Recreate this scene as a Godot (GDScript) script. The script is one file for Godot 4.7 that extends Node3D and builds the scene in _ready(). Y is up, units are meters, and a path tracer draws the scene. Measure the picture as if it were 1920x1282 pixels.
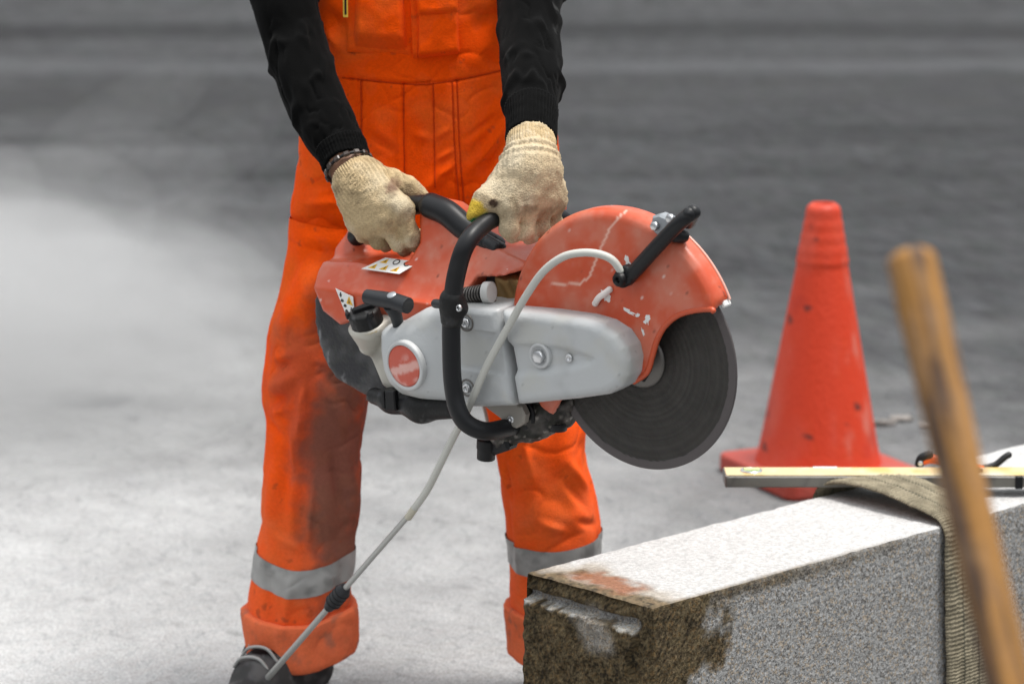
extends Node3D
# A road worker with a cut-off saw beside a granite block on dusty asphalt, under an overcast sky.

var nz := FastNoiseLite.new()
var nz2 := FastNoiseLite.new()
var M := {}
var folds: Array = []
var leg_drape := 0.0

# ------------------------------------------------------------------ mesh helpers
func add(called: String, mesh: Mesh, mat: Material, parent: Node3D) -> MeshInstance3D:
	var o := MeshInstance3D.new()
	o.name = called
	o.mesh = mesh
	o.material_override = mat
	parent.add_child(o, true)
	return o

func thing(called: String, label: String, category: String, kind := "", group := "") -> Node3D:
	var o := Node3D.new()
	o.name = called
	add_child(o, true)
	if label: o.set_meta("label", label)
	if category: o.set_meta("category", category)
	if kind: o.set_meta("kind", kind)
	if group: o.set_meta("group", group)
	return o

func finish(v: PackedVector3Array, ix: PackedInt32Array, c := PackedColorArray(), uv := PackedVector2Array(), smooth := true) -> ArrayMesh:
	if not smooth:
		var v2 := PackedVector3Array()
		var c2 := PackedColorArray()
		var uv2 := PackedVector2Array()
		var i2 := PackedInt32Array()
		for k in ix.size():
			v2.append(v[ix[k]])
			i2.append(k)
			if c.size(): c2.append(c[ix[k]])
			if uv.size(): uv2.append(uv[ix[k]])
		v = v2
		c = c2
		uv = uv2
		ix = i2
	var n := PackedVector3Array()
	n.resize(v.size())
	for t in range(0, ix.size(), 3):
		var a := ix[t]
		var b := ix[t + 1]
		var d := ix[t + 2]
		var f := (v[d] - v[a]).cross(v[b] - v[a])
		n[a] += f
		n[b] += f
		n[d] += f
	for k in n.size():
		n[k] = n[k].normalized() if n[k].length_squared() > 1e-24 else Vector3.UP
	var arr := []
	arr.resize(Mesh.ARRAY_MAX)
	arr[Mesh.ARRAY_VERTEX] = v
	arr[Mesh.ARRAY_NORMAL] = n
	arr[Mesh.ARRAY_INDEX] = ix
	if c.size(): arr[Mesh.ARRAY_COLOR] = c
	if uv.size(): arr[Mesh.ARRAY_TEX_UV] = uv
	var m := ArrayMesh.new()
	m.add_surface_from_arrays(Mesh.PRIMITIVE_TRIANGLES, arr)
	return m

# rows x cols of points; closed: the columns run all the way round. Outward faces when columns run anticlockwise seen along the rows' direction of travel.
func grid_index(rows: int, cols: int, closed: bool, flip := false) -> PackedInt32Array:
	var ix := PackedInt32Array()
	var w := cols if closed else cols - 1
	for r in rows - 1:
		for k in w:
			var a := r * cols + k
			var b := r * cols + (k + 1) % cols
			var c := a + cols
			var d := b + cols
			if flip: ix.append_array([a, b, d, a, d, c])
			else: ix.append_array([a, d, b, a, c, d])
	return ix

func smooth_path(p: Array, step: float) -> PackedVector3Array:
	var cv := Curve3D.new()
	cv.bake_interval = step
	for k in p.size():
		var a: Vector3 = p[max(k - 1, 0)]
		var b: Vector3 = p[k]
		var c: Vector3 = p[min(k + 1, p.size() - 1)]
		var t := (c - a).normalized()
		var l0 := (b - a).length() / 3.0
		var l1 := (c - b).length() / 3.0
		cv.add_point(b, -t * l0, t * l1)
	return cv.get_baked_points()

# a round bar along the points with a radius for each (or one for all), rounded ends
func tube(p: PackedVector3Array, rad, sides := 14, round_ends := true, col = null, flat := 1.0, flat_dir := Vector3.ZERO) -> ArrayMesh:
	var v := PackedVector3Array()
	var c := PackedColorArray()
	var n := p.size()
	var up := Vector3.UP
	var pts := PackedVector3Array()
	var rs := PackedFloat32Array()
	var dirs := PackedVector3Array()
	for k in n:
		var d := (p[min(k + 1, n - 1)] - p[max(k - 1, 0)]).normalized()
		var r: float = rad[k] if rad is Array or rad is PackedFloat32Array else rad
		if k == 0:
			if round_ends:
				for e in [[1.0, 0.02], [0.8, 0.6], [0.4, 0.917]]:
					pts.append(p[k] - d * r * e[0] * 0.8); rs.append(r * e[1]); dirs.append(d)
			else:
				pts.append(p[k]); rs.append(r * 0.01); dirs.append(d)
				pts.append(p[k]); rs.append(r * 0.9); dirs.append(d)
		pts.append(p[k]); rs.append(r); dirs.append(d)
		if k == n - 1:
			if round_ends:
				for e in [[0.4, 0.917], [0.8, 0.6], [1.0, 0.02]]:
					pts.append(p[k] + d * r * e[0] * 0.8); rs.append(r * e[1]); dirs.append(d)
			else:
				pts.append(p[k]); rs.append(r * 0.9); dirs.append(d)
				pts.append(p[k]); rs.append(r * 0.01); dirs.append(d)
	var x := dirs[0].cross(up if abs(dirs[0].y) < 0.9 else Vector3.RIGHT).normalized()
	for k in pts.size():
		x = (x - dirs[k] * x.dot(dirs[k])).normalized()
		var y := dirs[k].cross(x)
		for s in sides:
			var a := TAU * s / sides
			var o := (x * cos(a) + y * sin(a)) * rs[k]
			if flat != 1.0: o -= flat_dir * o.dot(flat_dir) * (1.0 - flat)
			v.append(pts[k] + o)
			if col is Color: c.append(col)
	return finish(v, grid_index(pts.size(), sides, true), c)

# profile of (radius, height) turned about Y
func lathe(prof: Array, segs := 40, smooth := true, colf = null) -> ArrayMesh:
	var v := PackedVector3Array()
	var c := PackedColorArray()
	for q in prof:
		for s in segs:
			var a := TAU * s / segs
			var p := Vector3(cos(a) * q[0], q[1], sin(a) * q[0])
			v.append(p)
			if colf is Callable: c.append(colf.call(p))
	return finish(v, grid_index(prof.size(), segs, true, true), c, PackedVector2Array(), smooth)

# a box with chamfered edges, turned by b, at c
func bbox(c: Vector3, size: Vector3, ch: float, b := Basis.IDENTITY) -> ArrayMesh:
	var st := SurfaceTool.new()
	st.begin(Mesh.PRIMITIVE_TRIANGLES)
	box_into(st, c, size, ch, b)
	st.generate_normals()
	return st.commit()

func box_into(st: SurfaceTool, c: Vector3, size: Vector3, ch: float, b := Basis.IDENTITY) -> void:
	var h := size / 2.0
	st.set_smooth_group(-1)
	var f := func(pts: Array) -> void:
		var mid := Vector3.ZERO
		for p in pts: mid += p
		mid /= pts.size()
		for k in range(1, pts.size() - 1):
			var q := [pts[0], pts[k], pts[k + 1]]
			if (q[2] - q[0]).cross(q[1] - q[0]).dot(mid) < 0: q = [pts[0], pts[k + 1], pts[k]]
			for p in q: st.add_vertex(c + b * (p as Vector3))
	for ax in 3:
		for s in [-1.0, 1.0]:
			var u := (ax + 1) % 3
			var w := (ax + 2) % 3
			var face := []
			for e in [[-1, -1], [1, -1], [1, 1], [-1, 1]]:
				var p := Vector3.ZERO
				p[ax] = s * h[ax]
				p[u] = e[0] * (h[u] - ch)
				p[w] = e[1] * (h[w] - ch)
				face.append(p)
			f.call(face)
			for t in [-1.0, 1.0]:
				var edge := []
				for e in [-1, 1]:
					var p := Vector3.ZERO
					p[ax] = s * h[ax]; p[u] = t * (h[u] - ch); p[w] = e * (h[w] - ch)
					edge.append(p)
				for e in [1, -1]:
					var p := Vector3.ZERO
					p[ax] = s * (h[ax] - ch); p[u] = t * h[u]; p[w] = e * (h[w] - ch)
					edge.append(p)
				f.call(edge)
	for sx in [-1, 1]:
		for sy in [-1, 1]:
			for sz in [-1, 1]:
				f.call([Vector3(sx * h.x, sy * (h.y - ch), sz * (h.z - ch)), Vector3(sx * (h.x - ch), sy * h.y, sz * (h.z - ch)), Vector3(sx * (h.x - ch), sy * (h.y - ch), sz * h.z)])

# a flat shape in xy, from z0 (back) to z1 (front), with a chamfer on both rims
func prism(poly: PackedVector2Array, z0: float, z1: float, ch := 0.001) -> ArrayMesh:
	if not Geometry2D.is_polygon_clockwise(poly): poly.reverse()
	var n := poly.size()
	var st := SurfaceTool.new()
	st.begin(Mesh.PRIMITIVE_TRIANGLES)
	st.set_smooth_group(-1)
	var ins := PackedVector2Array()
	for k in n:
		var a := poly[(k + n - 1) % n]
		var b := poly[k]
		var c := poly[(k + 1) % n]
		var n0 := (b - a).normalized()
		var n1 := (c - b).normalized()
		var m := (Vector2(n0.y, -n0.x) + Vector2(n1.y, -n1.x)).normalized()
		ins.append(b + m * ch)
	if abs(area2(ins)) > abs(area2(poly)):
		for k in n: ins[k] = poly[k] * 2.0 - ins[k]
	var rings := [[ins, z0], [poly, z0 + ch], [poly, z1 - ch], [ins, z1]]
	for r in 3:
		for k in n:
			var j := (k + 1) % n
			var a := V(rings[r], k)
			var b := V(rings[r], j)
			var c := V(rings[r + 1], k)
			var d := V(rings[r + 1], j)
			for q in [a, c, d, a, d, b]: st.add_vertex(q)
	var tri := Geometry2D.triangulate_polygon(ins)
	for t in range(0, tri.size(), 3):
		var p := [tri[t], tri[t + 1], tri[t + 2]]
		if (ins[p[1]] - ins[p[0]]).cross(ins[p[2]] - ins[p[0]]) > 0: p.reverse()
		for e in p: st.add_vertex(Vector3(ins[e].x, ins[e].y, z1))
		p.reverse()
		for e in p: st.add_vertex(Vector3(ins[e].x, ins[e].y, z0))
	st.generate_normals()
	return st.commit()

func V(ring: Array, k: int) -> Vector3:
	return Vector3(ring[0][k].x, ring[0][k].y, ring[1])

func area2(p: PackedVector2Array) -> float:
	var s := 0.0
	for k in p.size(): s += p[k].cross(p[(k + 1) % p.size()])
	return s

# ------------------------------------------------------------------ implicit surfaces (surface nets)
func sd_cap(p: Vector3, a: Vector3, b: Vector3, ra: float, rb: float) -> float:
	var ab := b - a
	var t := clampf((p - a).dot(ab) / ab.length_squared(), 0.0, 1.0)
	return p.distance_to(a + ab * t) - lerpf(ra, rb, t)

func smin(a: float, b: float, k: float) -> float:
	var h := maxf(k - absf(a - b), 0.0) / k
	return minf(a, b) - h * h * k * 0.25

func smax(a: float, b: float, k: float) -> float:
	return -smin(-a, -b, k)

func sd_box(p: Vector3, c: Vector3, h: Vector3, r: float) -> float:
	var q := (p - c).abs() - h + Vector3(r, r, r)
	return q.max(Vector3.ZERO).length() + minf(maxf(q.x, maxf(q.y, q.z)), 0.0) - r

func sd_poly(p: Vector2, v: PackedVector2Array) -> float:
	var n := v.size()
	var d := (p - v[0]).length_squared()
	var s := 1.0
	var j := n - 1
	for i in n:
		var e := v[j] - v[i]
		var w := p - v[i]
		var b := w - e * clampf(w.dot(e) / e.length_squared(), 0.0, 1.0)
		d = minf(d, b.length_squared())
		var c1 := p.y >= v[i].y
		var c2 := p.y < v[j].y
		var c3 := e.x * w.y > e.y * w.x
		if (c1 and c2 and c3) or (not c1 and not c2 and not c3): s = -s
		j = i
	return s * sqrt(d)

# rounded slab: 2-D distance d2, between z0 and z1, rim radius r
func slab(d2: float, z: float, z0: float, z1: float, r: float) -> float:
	var w := Vector2(d2 + r, absf(z - (z0 + z1) * 0.5) - (z1 - z0) * 0.5 + r)
	return minf(maxf(w.x, w.y), 0.0) + w.max(Vector2.ZERO).length() - r

func nets(lo: Vector3, hi: Vector3, cell: float, f: Callable, colf = null) -> ArrayMesh:
	var nb := Vector3i(((hi - lo) / (cell * 4.0)).ceil())
	var n := nb * 4 + Vector3i.ONE
	var val := PackedFloat32Array()
	val.resize(n.x * n.y * n.z)
	val.fill(999.0)
	var live: Array[Vector3i] = []
	var reach := cell * 4.0 * 0.87 * 1.5
	var sx := 1
	var sy := n.x
	var sz := n.x * n.y
	for bz in nb.z:
		for by in nb.y:
			for bx in nb.x:
				var mid := lo + (Vector3(bx, by, bz) * 4.0 + Vector3(2, 2, 2)) * cell
				if absf(f.call(mid)) > reach: continue
				live.append(Vector3i(bx, by, bz) * 4)
				for z in range(bz * 4, bz * 4 + 5):
					for y in range(by * 4, by * 4 + 5):
						for x in range(bx * 4, bx * 4 + 5):
							var i := x + y * sy + z * sz
							if val[i] > 998.0: val[i] = f.call(lo + Vector3(x, y, z) * cell)
	var vid := {}
	var v := PackedVector3Array()
	var off := [0, sx, sy, sx + sy, sz, sx + sz, sy + sz, sx + sy + sz]
	var edges := [[0, 1], [2, 3], [4, 5], [6, 7], [0, 2], [1, 3], [4, 6], [5, 7], [0, 4], [1, 5], [2, 6], [3, 7]]
	var cor := [Vector3(0, 0, 0), Vector3(1, 0, 0), Vector3(0, 1, 0), Vector3(1, 1, 0), Vector3(0, 0, 1), Vector3(1, 0, 1), Vector3(0, 1, 1), Vector3(1, 1, 1)]
	for b in live:
		for z in range(b.z, b.z + 4):
			for y in range(b.y, b.y + 4):
				for x in range(b.x, b.x + 4):
					var i := x + y * sy + z * sz
					var neg := 0
					for o in off:
						if val[i + o] < 0.0: neg += 1
					if neg == 0 or neg == 8: continue
					var s := Vector3.ZERO
					var k := 0
					for e in edges:
						var a: float = val[i + off[e[0]]]
						var c: float = val[i + off[e[1]]]
						if (a < 0.0) != (c < 0.0):
							var ca: Vector3 = cor[e[0]]
							s += ca.lerp(cor[e[1]], a / (a - c))
							k += 1
					vid[i] = v.size()
					v.append(lo + (Vector3(x, y, z) + s / k) * cell)
	var ix := PackedInt32Array()
	var st := [sx, sy, sz]
	for i in vid:
		for ax in 3:
			var u: int = st[(ax + 1) % 3]
			var w: int = st[(ax + 2) % 3]
			var a := val[i]
			var c := val[i + st[ax]]
			if (a < 0.0) == (c < 0.0): continue
			if not (vid.has(i - u) and vid.has(i - w) and vid.has(i - u - w)): continue
			var q0: int = vid[i]
			var q1: int = vid[i - u]
			var q2: int = vid[i - u - w]
			var q3: int = vid[i - w]
			if a < 0.0: ix.append_array([q0, q2, q1, q0, q3, q2])
			else: ix.append_array([q0, q1, q2, q0, q2, q3])
	var nn := PackedVector3Array()
	nn.resize(v.size())
	for t in range(0, ix.size(), 3):
		var fn := (v[ix[t + 2]] - v[ix[t]]).cross(v[ix[t + 1]] - v[ix[t]])
		nn[ix[t]] += fn
		nn[ix[t + 1]] += fn
		nn[ix[t + 2]] += fn
	for k in v.size():
		var d: float = f.call(v[k])
		v[k] -= nn[k].normalized() * clampf(d, -cell * 0.5, cell * 0.5)
	var c := PackedColorArray()
	if colf is Callable:
		for p in v: c.append(colf.call(p))
	return finish(v, ix, c)

# ------------------------------------------------------------------ textures and materials
func noise_tex(size: int, freq: float, lo: float, hi: float, seed_: int, gain := 0.5, octaves := 4, speck := 0.0, normal := 0.0) -> ImageTexture:
	var n := FastNoiseLite.new()
	n.seed = seed_
	n.frequency = freq
	n.noise_type = FastNoiseLite.TYPE_SIMPLEX_SMOOTH
	n.fractal_octaves = octaves
	n.fractal_gain = gain
	var im := n.get_seamless_image(size, size)
	im.convert(Image.FORMAT_L8)
	if normal > 0.0:
		im.convert(Image.FORMAT_RGBA8)
		im.bump_map_to_normal_map(normal)
		return ImageTexture.create_from_image(im)
	var d := im.get_data()
	var r := RandomNumberGenerator.new()
	r.seed = seed_
	for k in d.size():
		var x := lerpf(lo, hi, d[k] / 255.0)
		if speck > 0.0: x *= 1.0 + r.randf_range(-speck, speck)
		d[k] = int(clampf(x, 0.0, 1.0) * 255.0)
	return ImageTexture.create_from_image(Image.create_from_data(size, size, false, Image.FORMAT_L8, d))

func granite_tex() -> ImageTexture:
	var size := 1024
	var n := FastNoiseLite.new()
	n.seed = 5
	n.frequency = 0.055
	n.noise_type = FastNoiseLite.TYPE_CELLULAR
	n.cellular_return_type = FastNoiseLite.RETURN_CELL_VALUE
	n.fractal_type = FastNoiseLite.FRACTAL_NONE
	var a := n.get_seamless_image(size, size)
	a.convert(Image.FORMAT_L8)
	n.seed = 9
	n.frequency = 0.14
	var b := n.get_seamless_image(size, size)
	b.convert(Image.FORMAT_L8)
	var da := a.get_data()
	var db := b.get_data()
	var out := PackedByteArray()
	out.resize(size * size * 3)
	for k in da.size():
		var x := da[k] / 255.0
		var y := db[k] / 255.0
		var c := Vector3(0.80, 0.80, 0.79)
		if x < 0.2: c = Vector3(0.66, 0.65, 0.63)
		elif x > 0.8: c = Vector3(0.86, 0.80, 0.72)
		elif x > 0.65: c = Vector3(0.9, 0.9, 0.89)
		if y < 0.13: c *= 0.66
		elif y < 0.24: c *= 0.85
		elif y > 0.86: c = c * 0.5 + Vector3(0.48, 0.47, 0.46)
		out[k * 3] = int(clampf(c.x, 0, 1) * 255)
		out[k * 3 + 1] = int(clampf(c.y, 0, 1) * 255)
		out[k * 3 + 2] = int(clampf(c.z, 0, 1) * 255)
	return ImageTexture.create_from_image(Image.create_from_data(size, size, false, Image.FORMAT_RGB8, out))

func srgb(r: float, g: float, b: float) -> Color:
	return Color(r, g, b).linear_to_srgb()

func mat(key: String, c: Color, rough: float, metal := 0.0, spec := 0.5) -> StandardMaterial3D:
	var m := StandardMaterial3D.new()
	m.resource_name = key
	m.albedo_color = c.linear_to_srgb()
	m.roughness = rough
	m.metallic = metal
	m.metallic_specular = spec
	M[key] = m
	return m

func vmat(key: String, rough: float, metal := 0.0, spec := 0.5) -> StandardMaterial3D:
	var m := mat(key, Color.WHITE, rough, metal, spec)
	m.vertex_color_use_as_albedo = true
	return m

func tri(m: StandardMaterial3D, tex: Texture2D, scale: float, world := false) -> StandardMaterial3D:
	m.albedo_texture = tex
	m.uv1_triplanar = true
	m.uv1_world_triplanar = world
	m.uv1_scale = Vector3(scale, scale, scale)
	return m

func bump(m: StandardMaterial3D, tex: Texture2D, amount: float, scale := 0.0) -> StandardMaterial3D:
	m.normal_enabled = true
	m.normal_texture = tex
	m.normal_scale = amount
	if scale > 0.0:
		m.uv1_triplanar = true
		m.uv1_scale = Vector3(scale, scale, scale)
	return m

func ns(p: Vector3, f: float) -> float:
	return nz.get_noise_3d(p.x * f, p.y * f, p.z * f)

func blot(p: Vector3, f: float, lo: float, hi: float) -> float:
	return smoothstep(lo, hi, nz2.get_noise_3d(p.x * f, p.y * f, p.z * f))

func _ready() -> void:
	# ---------------- camera, sky, sun, exposure
	var cam := Camera3D.new()
	cam.name = "camera"
	var lens := CameraAttributesPhysical.new()
	lens.frustum_focal_length = 100.0
	lens.frustum_focus_distance = 4.55
	lens.frustum_far = 400.0
	lens.frustum_near = 0.1
	lens.exposure_aperture = 3.8
	cam.attributes = lens
	cam.position = Vector3(0, 1.65, 0)
	cam.rotation = Vector3(-0.19283, 0, 0)
	add_child(cam)
	cam.current = true
	var we := WorldEnvironment.new()
	we.name = "environment"
	var env := Environment.new()
	env.background_mode = Environment.BG_SKY
	var sky := Sky.new()
	var sm := ProceduralSkyMaterial.new()
	sm.sky_top_color = srgb(0.94, 0.97, 1.0)
	sm.sky_horizon_color = srgb(0.17, 0.178, 0.19)
	sm.sky_curve = 0.5
	sm.sky_energy_multiplier = 0.85
	sm.ground_horizon_color = srgb(0.15, 0.15, 0.15)
	sm.ground_bottom_color = srgb(0.2, 0.2, 0.2)
	sky.sky_material = sm
	env.sky = sky
	env.tonemap_mode = Environment.TONE_MAPPER_LINEAR
	env.tonemap_exposure = 2.45
	env.sdfgi_enabled = true
	env.ssao_enabled = true
	env.ssil_enabled = true
	env.volumetric_fog_enabled = true
	env.volumetric_fog_density = 0.0
	we.environment = env
	add_child(we)
	var sun := DirectionalLight3D.new()
	sun.name = "sun"
	sun.light_energy = 0.5
	sun.light_color = Color(1.0, 0.985, 0.965)
	sun.light_angular_distance = 18.0
	sun.shadow_enabled = true
	add_child(sun)
	sun.look_at_from_position(Vector3(1.5, 5, 0.3), Vector3.ZERO)

	nz.noise_type = FastNoiseLite.TYPE_SIMPLEX_SMOOTH
	nz.frequency = 1.0
	nz.seed = 3
	nz.fractal_octaves = 2
	nz2.noise_type = FastNoiseLite.TYPE_SIMPLEX_SMOOTH
	nz2.frequency = 1.0
	nz2.seed = 11
	nz2.fractal_octaves = 4
	materials()
	ground()
	block()
	print("block ", Time.get_ticks_msec())
	person()
	print("person ", Time.get_ticks_msec())
	saw()
	print("saw ", Time.get_ticks_msec())
	cone()
	strap()
	level()
	knife()
	handle()
	rubble()
	dust()
	print("done ", Time.get_ticks_msec())

func materials() -> void:
	var weave := noise_tex(256, 0.12, 0, 1, 21, 0.6, 3, 0.0, 6.0)
	var fine := noise_tex(256, 0.06, 0, 1, 22, 0.6, 4, 0.0, 5.0)
	var grain := noise_tex(512, 0.02, 0.72, 1.0, 23, 0.65, 5, 0.10)
	bump(vmat("cloth", 0.92, 0.0, 0.25), weave, 0.32, 18.0)
	tri(M.cloth, noise_tex(256, 0.05, 0.90, 1.0, 29, 0.6, 4, 0.035), 9.0)
	bump(vmat("fleece", 0.95, 0.0, 0.1), weave, 0.3, 12.0)
	M.fleece.rim_enabled = true
	M.fleece.rim = 0.06
	bump(vmat("knit", 0.95, 0.0, 0.2), weave, 0.7, 16.0)
	tri(M.knit, noise_tex(256, 0.08, 0.8, 1.0, 31, 0.6, 4, 0.12), 9.0)
	bump(vmat("plastic", 0.42, 0.0, 0.5), fine, 0.12, 6.0)
	bump(vmat("paint", 0.36, 0.0, 0.5), fine, 0.05, 6.0)
	bump(vmat("rubber", 0.5, 0.0, 0.4), fine, 0.3, 8.0)
	bump(vmat("stone", 0.88, 0.0, 0.3), fine, 0.6, 5.0)
	tri(M.stone, granite_tex(), 4.6)
	bump(vmat("stonetop", 0.9, 0.0, 0.3), fine, 0.3, 5.0)
	tri(M.stonetop, noise_tex(512, 0.06, 0.74, 1.0, 41, 0.75, 4, 0.10), 2.6)
	bump(vmat("blade", 0.5, 0.3, 0.4), fine, 0.15, 5.0)
	bump(vmat("webbing", 0.93, 0.0, 0.2), weave, 0.6, 10.0)
	tri(M.webbing, grain, 8.0)
	bump(vmat("wood", 0.7, 0.0, 0.35), fine, 0.4, 6.0)
	bump(vmat("conepvc", 0.55, 0.0, 0.45), fine, 0.25, 4.0)
	tri(bump(vmat("asphalt", 0.93, 0.0, 0.3), fine, 0.9, 0.0), noise_tex(1024, 0.16, 0.66, 1.0, 24, 0.8, 4, 0.2), 0.8, true)
	mat("steel", Color(0.62, 0.63, 0.64), 0.32, 1.0)
	mat("darksteel", Color(0.16, 0.15, 0.14), 0.45, 0.8)
	mat("black", Color(0.006, 0.006, 0.007), 0.45, 0.0, 0.4)
	mat("grip", Color(0.009, 0.0095, 0.011), 0.42, 0.0, 0.4)
	mat("gripgrey", Color(0.022, 0.024, 0.027), 0.5, 0.0, 0.4)
	mat("hose", Color(0.52, 0.52, 0.48), 0.5)
	mat("brass", Color(0.32, 0.2, 0.08), 0.4, 0.7)
	mat("label", Color(0.78, 0.78, 0.76), 0.5)
	mat("print", Color(0.03, 0.03, 0.03), 0.6)
	mat("warn", Color(0.75, 0.42, 0.03), 0.5)
	mat("yellow", Color(0.72, 0.5, 0.06), 0.6)
	mat("tape", Color(0.30, 0.30, 0.29), 0.4, 0.15)
	bump(vmat("reflective", 0.5, 0.1, 0.5), weave, 0.25, 20.0)
	vmat("skin", 0.55)
	mat("hair", Color(0.02, 0.015, 0.01), 0.6)
	mat("bead", Color(0.035, 0.022, 0.016), 0.35)
	var g := mat("vial", Color(0.6, 0.75, 0.35), 0.05)
	g.refraction_enabled = true
	g.refraction_scale = 0.05

# ------------------------------------------------------------------ ground
func asphalt_color(p: Vector3) -> Color:
	# settled stone dust in uneven drifts; paler left side is airborne haze painted in
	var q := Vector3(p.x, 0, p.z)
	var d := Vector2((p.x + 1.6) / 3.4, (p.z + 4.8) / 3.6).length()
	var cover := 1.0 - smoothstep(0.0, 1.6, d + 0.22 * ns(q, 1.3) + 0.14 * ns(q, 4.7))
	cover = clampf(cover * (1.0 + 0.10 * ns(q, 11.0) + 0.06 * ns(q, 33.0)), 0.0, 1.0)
	var a := Vector3(0.069, 0.0705, 0.0735) * (1.0 + 0.2 * ns(q, 0.35) + 0.2 * ns(q * Vector3(0.25, 1, 1.3), 1.6) + 0.34 * ns(q, 6.0) + 0.35 * ns(q, 17.0))
	# tar joint and the worn strip beside it that cross the road
	var z := p.z + 0.25 * ns(q, 0.2) + 0.02 * p.x
	var tar := smoothstep(-16.6, -16.2, z) * (1.0 - smoothstep(-14.9, -14.5, z))
	a = a.lerp(Vector3(0.052, 0.052, 0.053), 0.6 * tar * (0.75 + 0.5 * ns(q, 1.7)))
	for b in [[-13.6, 0.35, 0.24], [-12.2, 0.22, 0.2], [-11.0, 0.25, 0.2], [-19.6, 0.7, 0.4], [-9.6, 0.16, 0.18]]:
		var e := absf(z - b[0] + 0.3 * ns(q * Vector3(0.3, 1, 1), 1.1)) / (b[1] as float)
		a *= 1.0 - (b[2] as float) * (1.0 - smoothstep(0.6, 1.2, e + 0.5 * ns(q, 4.0)))
	var worn := smoothstep(-17.6, -17.3, z) * (1.0 - smoothstep(-16.8, -16.5, z))
	a = a.lerp(Vector3(0.125, 0.128, 0.135), 0.6 * worn * (0.75 + 0.5 * ns(q, 1.7)))
	var c := a.lerp(Vector3(0.55, 0.55, 0.548).lerp(Vector3(0.70, 0.70, 0.70), smoothstep(-0.3, -1.5, p.x + 0.3 * ns(q, 2.0) + 0.15 * ns(q, 9.0))), cover * 0.95)  # ground colour whitened leftwards to stand in for haze over the dust
	# grit and small dark marks
	c *= 1.0 - 0.3 * smoothstep(0.60, 0.70, ns(q, 33.0)) - 0.10 * smoothstep(0.45, 0.75, ns(q + Vector3(5, 0, 2), 6.0))
	return Color(c.x, c.y, c.z)

func ground() -> void:
	var xs := PackedFloat32Array()
	var zs := PackedFloat32Array()
	var x := -60.0
	while x < 60.0:
		xs.append(x)
		x += 0.03 if absf(x) < 2.2 else (0.1 if absf(x) < 6.0 else 2.0)
	var z := -90.0
	while z < 12.0:
		zs.append(z)
		z += 0.03 if z > -8.0 and z < -3.8 else (0.12 if z > -24.0 and z < -2.0 else 2.0)
	var v := PackedVector3Array()
	var c := PackedColorArray()
	for zz in zs:
		for xx in xs:
			var p := Vector3(xx, 0, zz)
			if zz > -8.5 and zz < -3.6 and absf(xx) < 2.4: p.y = 0.0012 * ns(p, 14.0) - 0.001
			v.append(p)
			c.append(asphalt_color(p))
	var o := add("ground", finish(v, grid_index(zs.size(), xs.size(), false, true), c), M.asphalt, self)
	o.set_meta("kind", "structure")

# ------------------------------------------------------------------ granite block
const BLOCK_AT := Vector3(0.222, 0.0, -4.319)
const BLOCK_ANGLE := 0.7595
func block_basis() -> Basis:
	var e1 := Vector3(cos(BLOCK_ANGLE), 0, -sin(BLOCK_ANGLE))
	return Basis(e1, Vector3.UP, Vector3(sin(BLOCK_ANGLE), 0, cos(BLOCK_ANGLE)))

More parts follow.
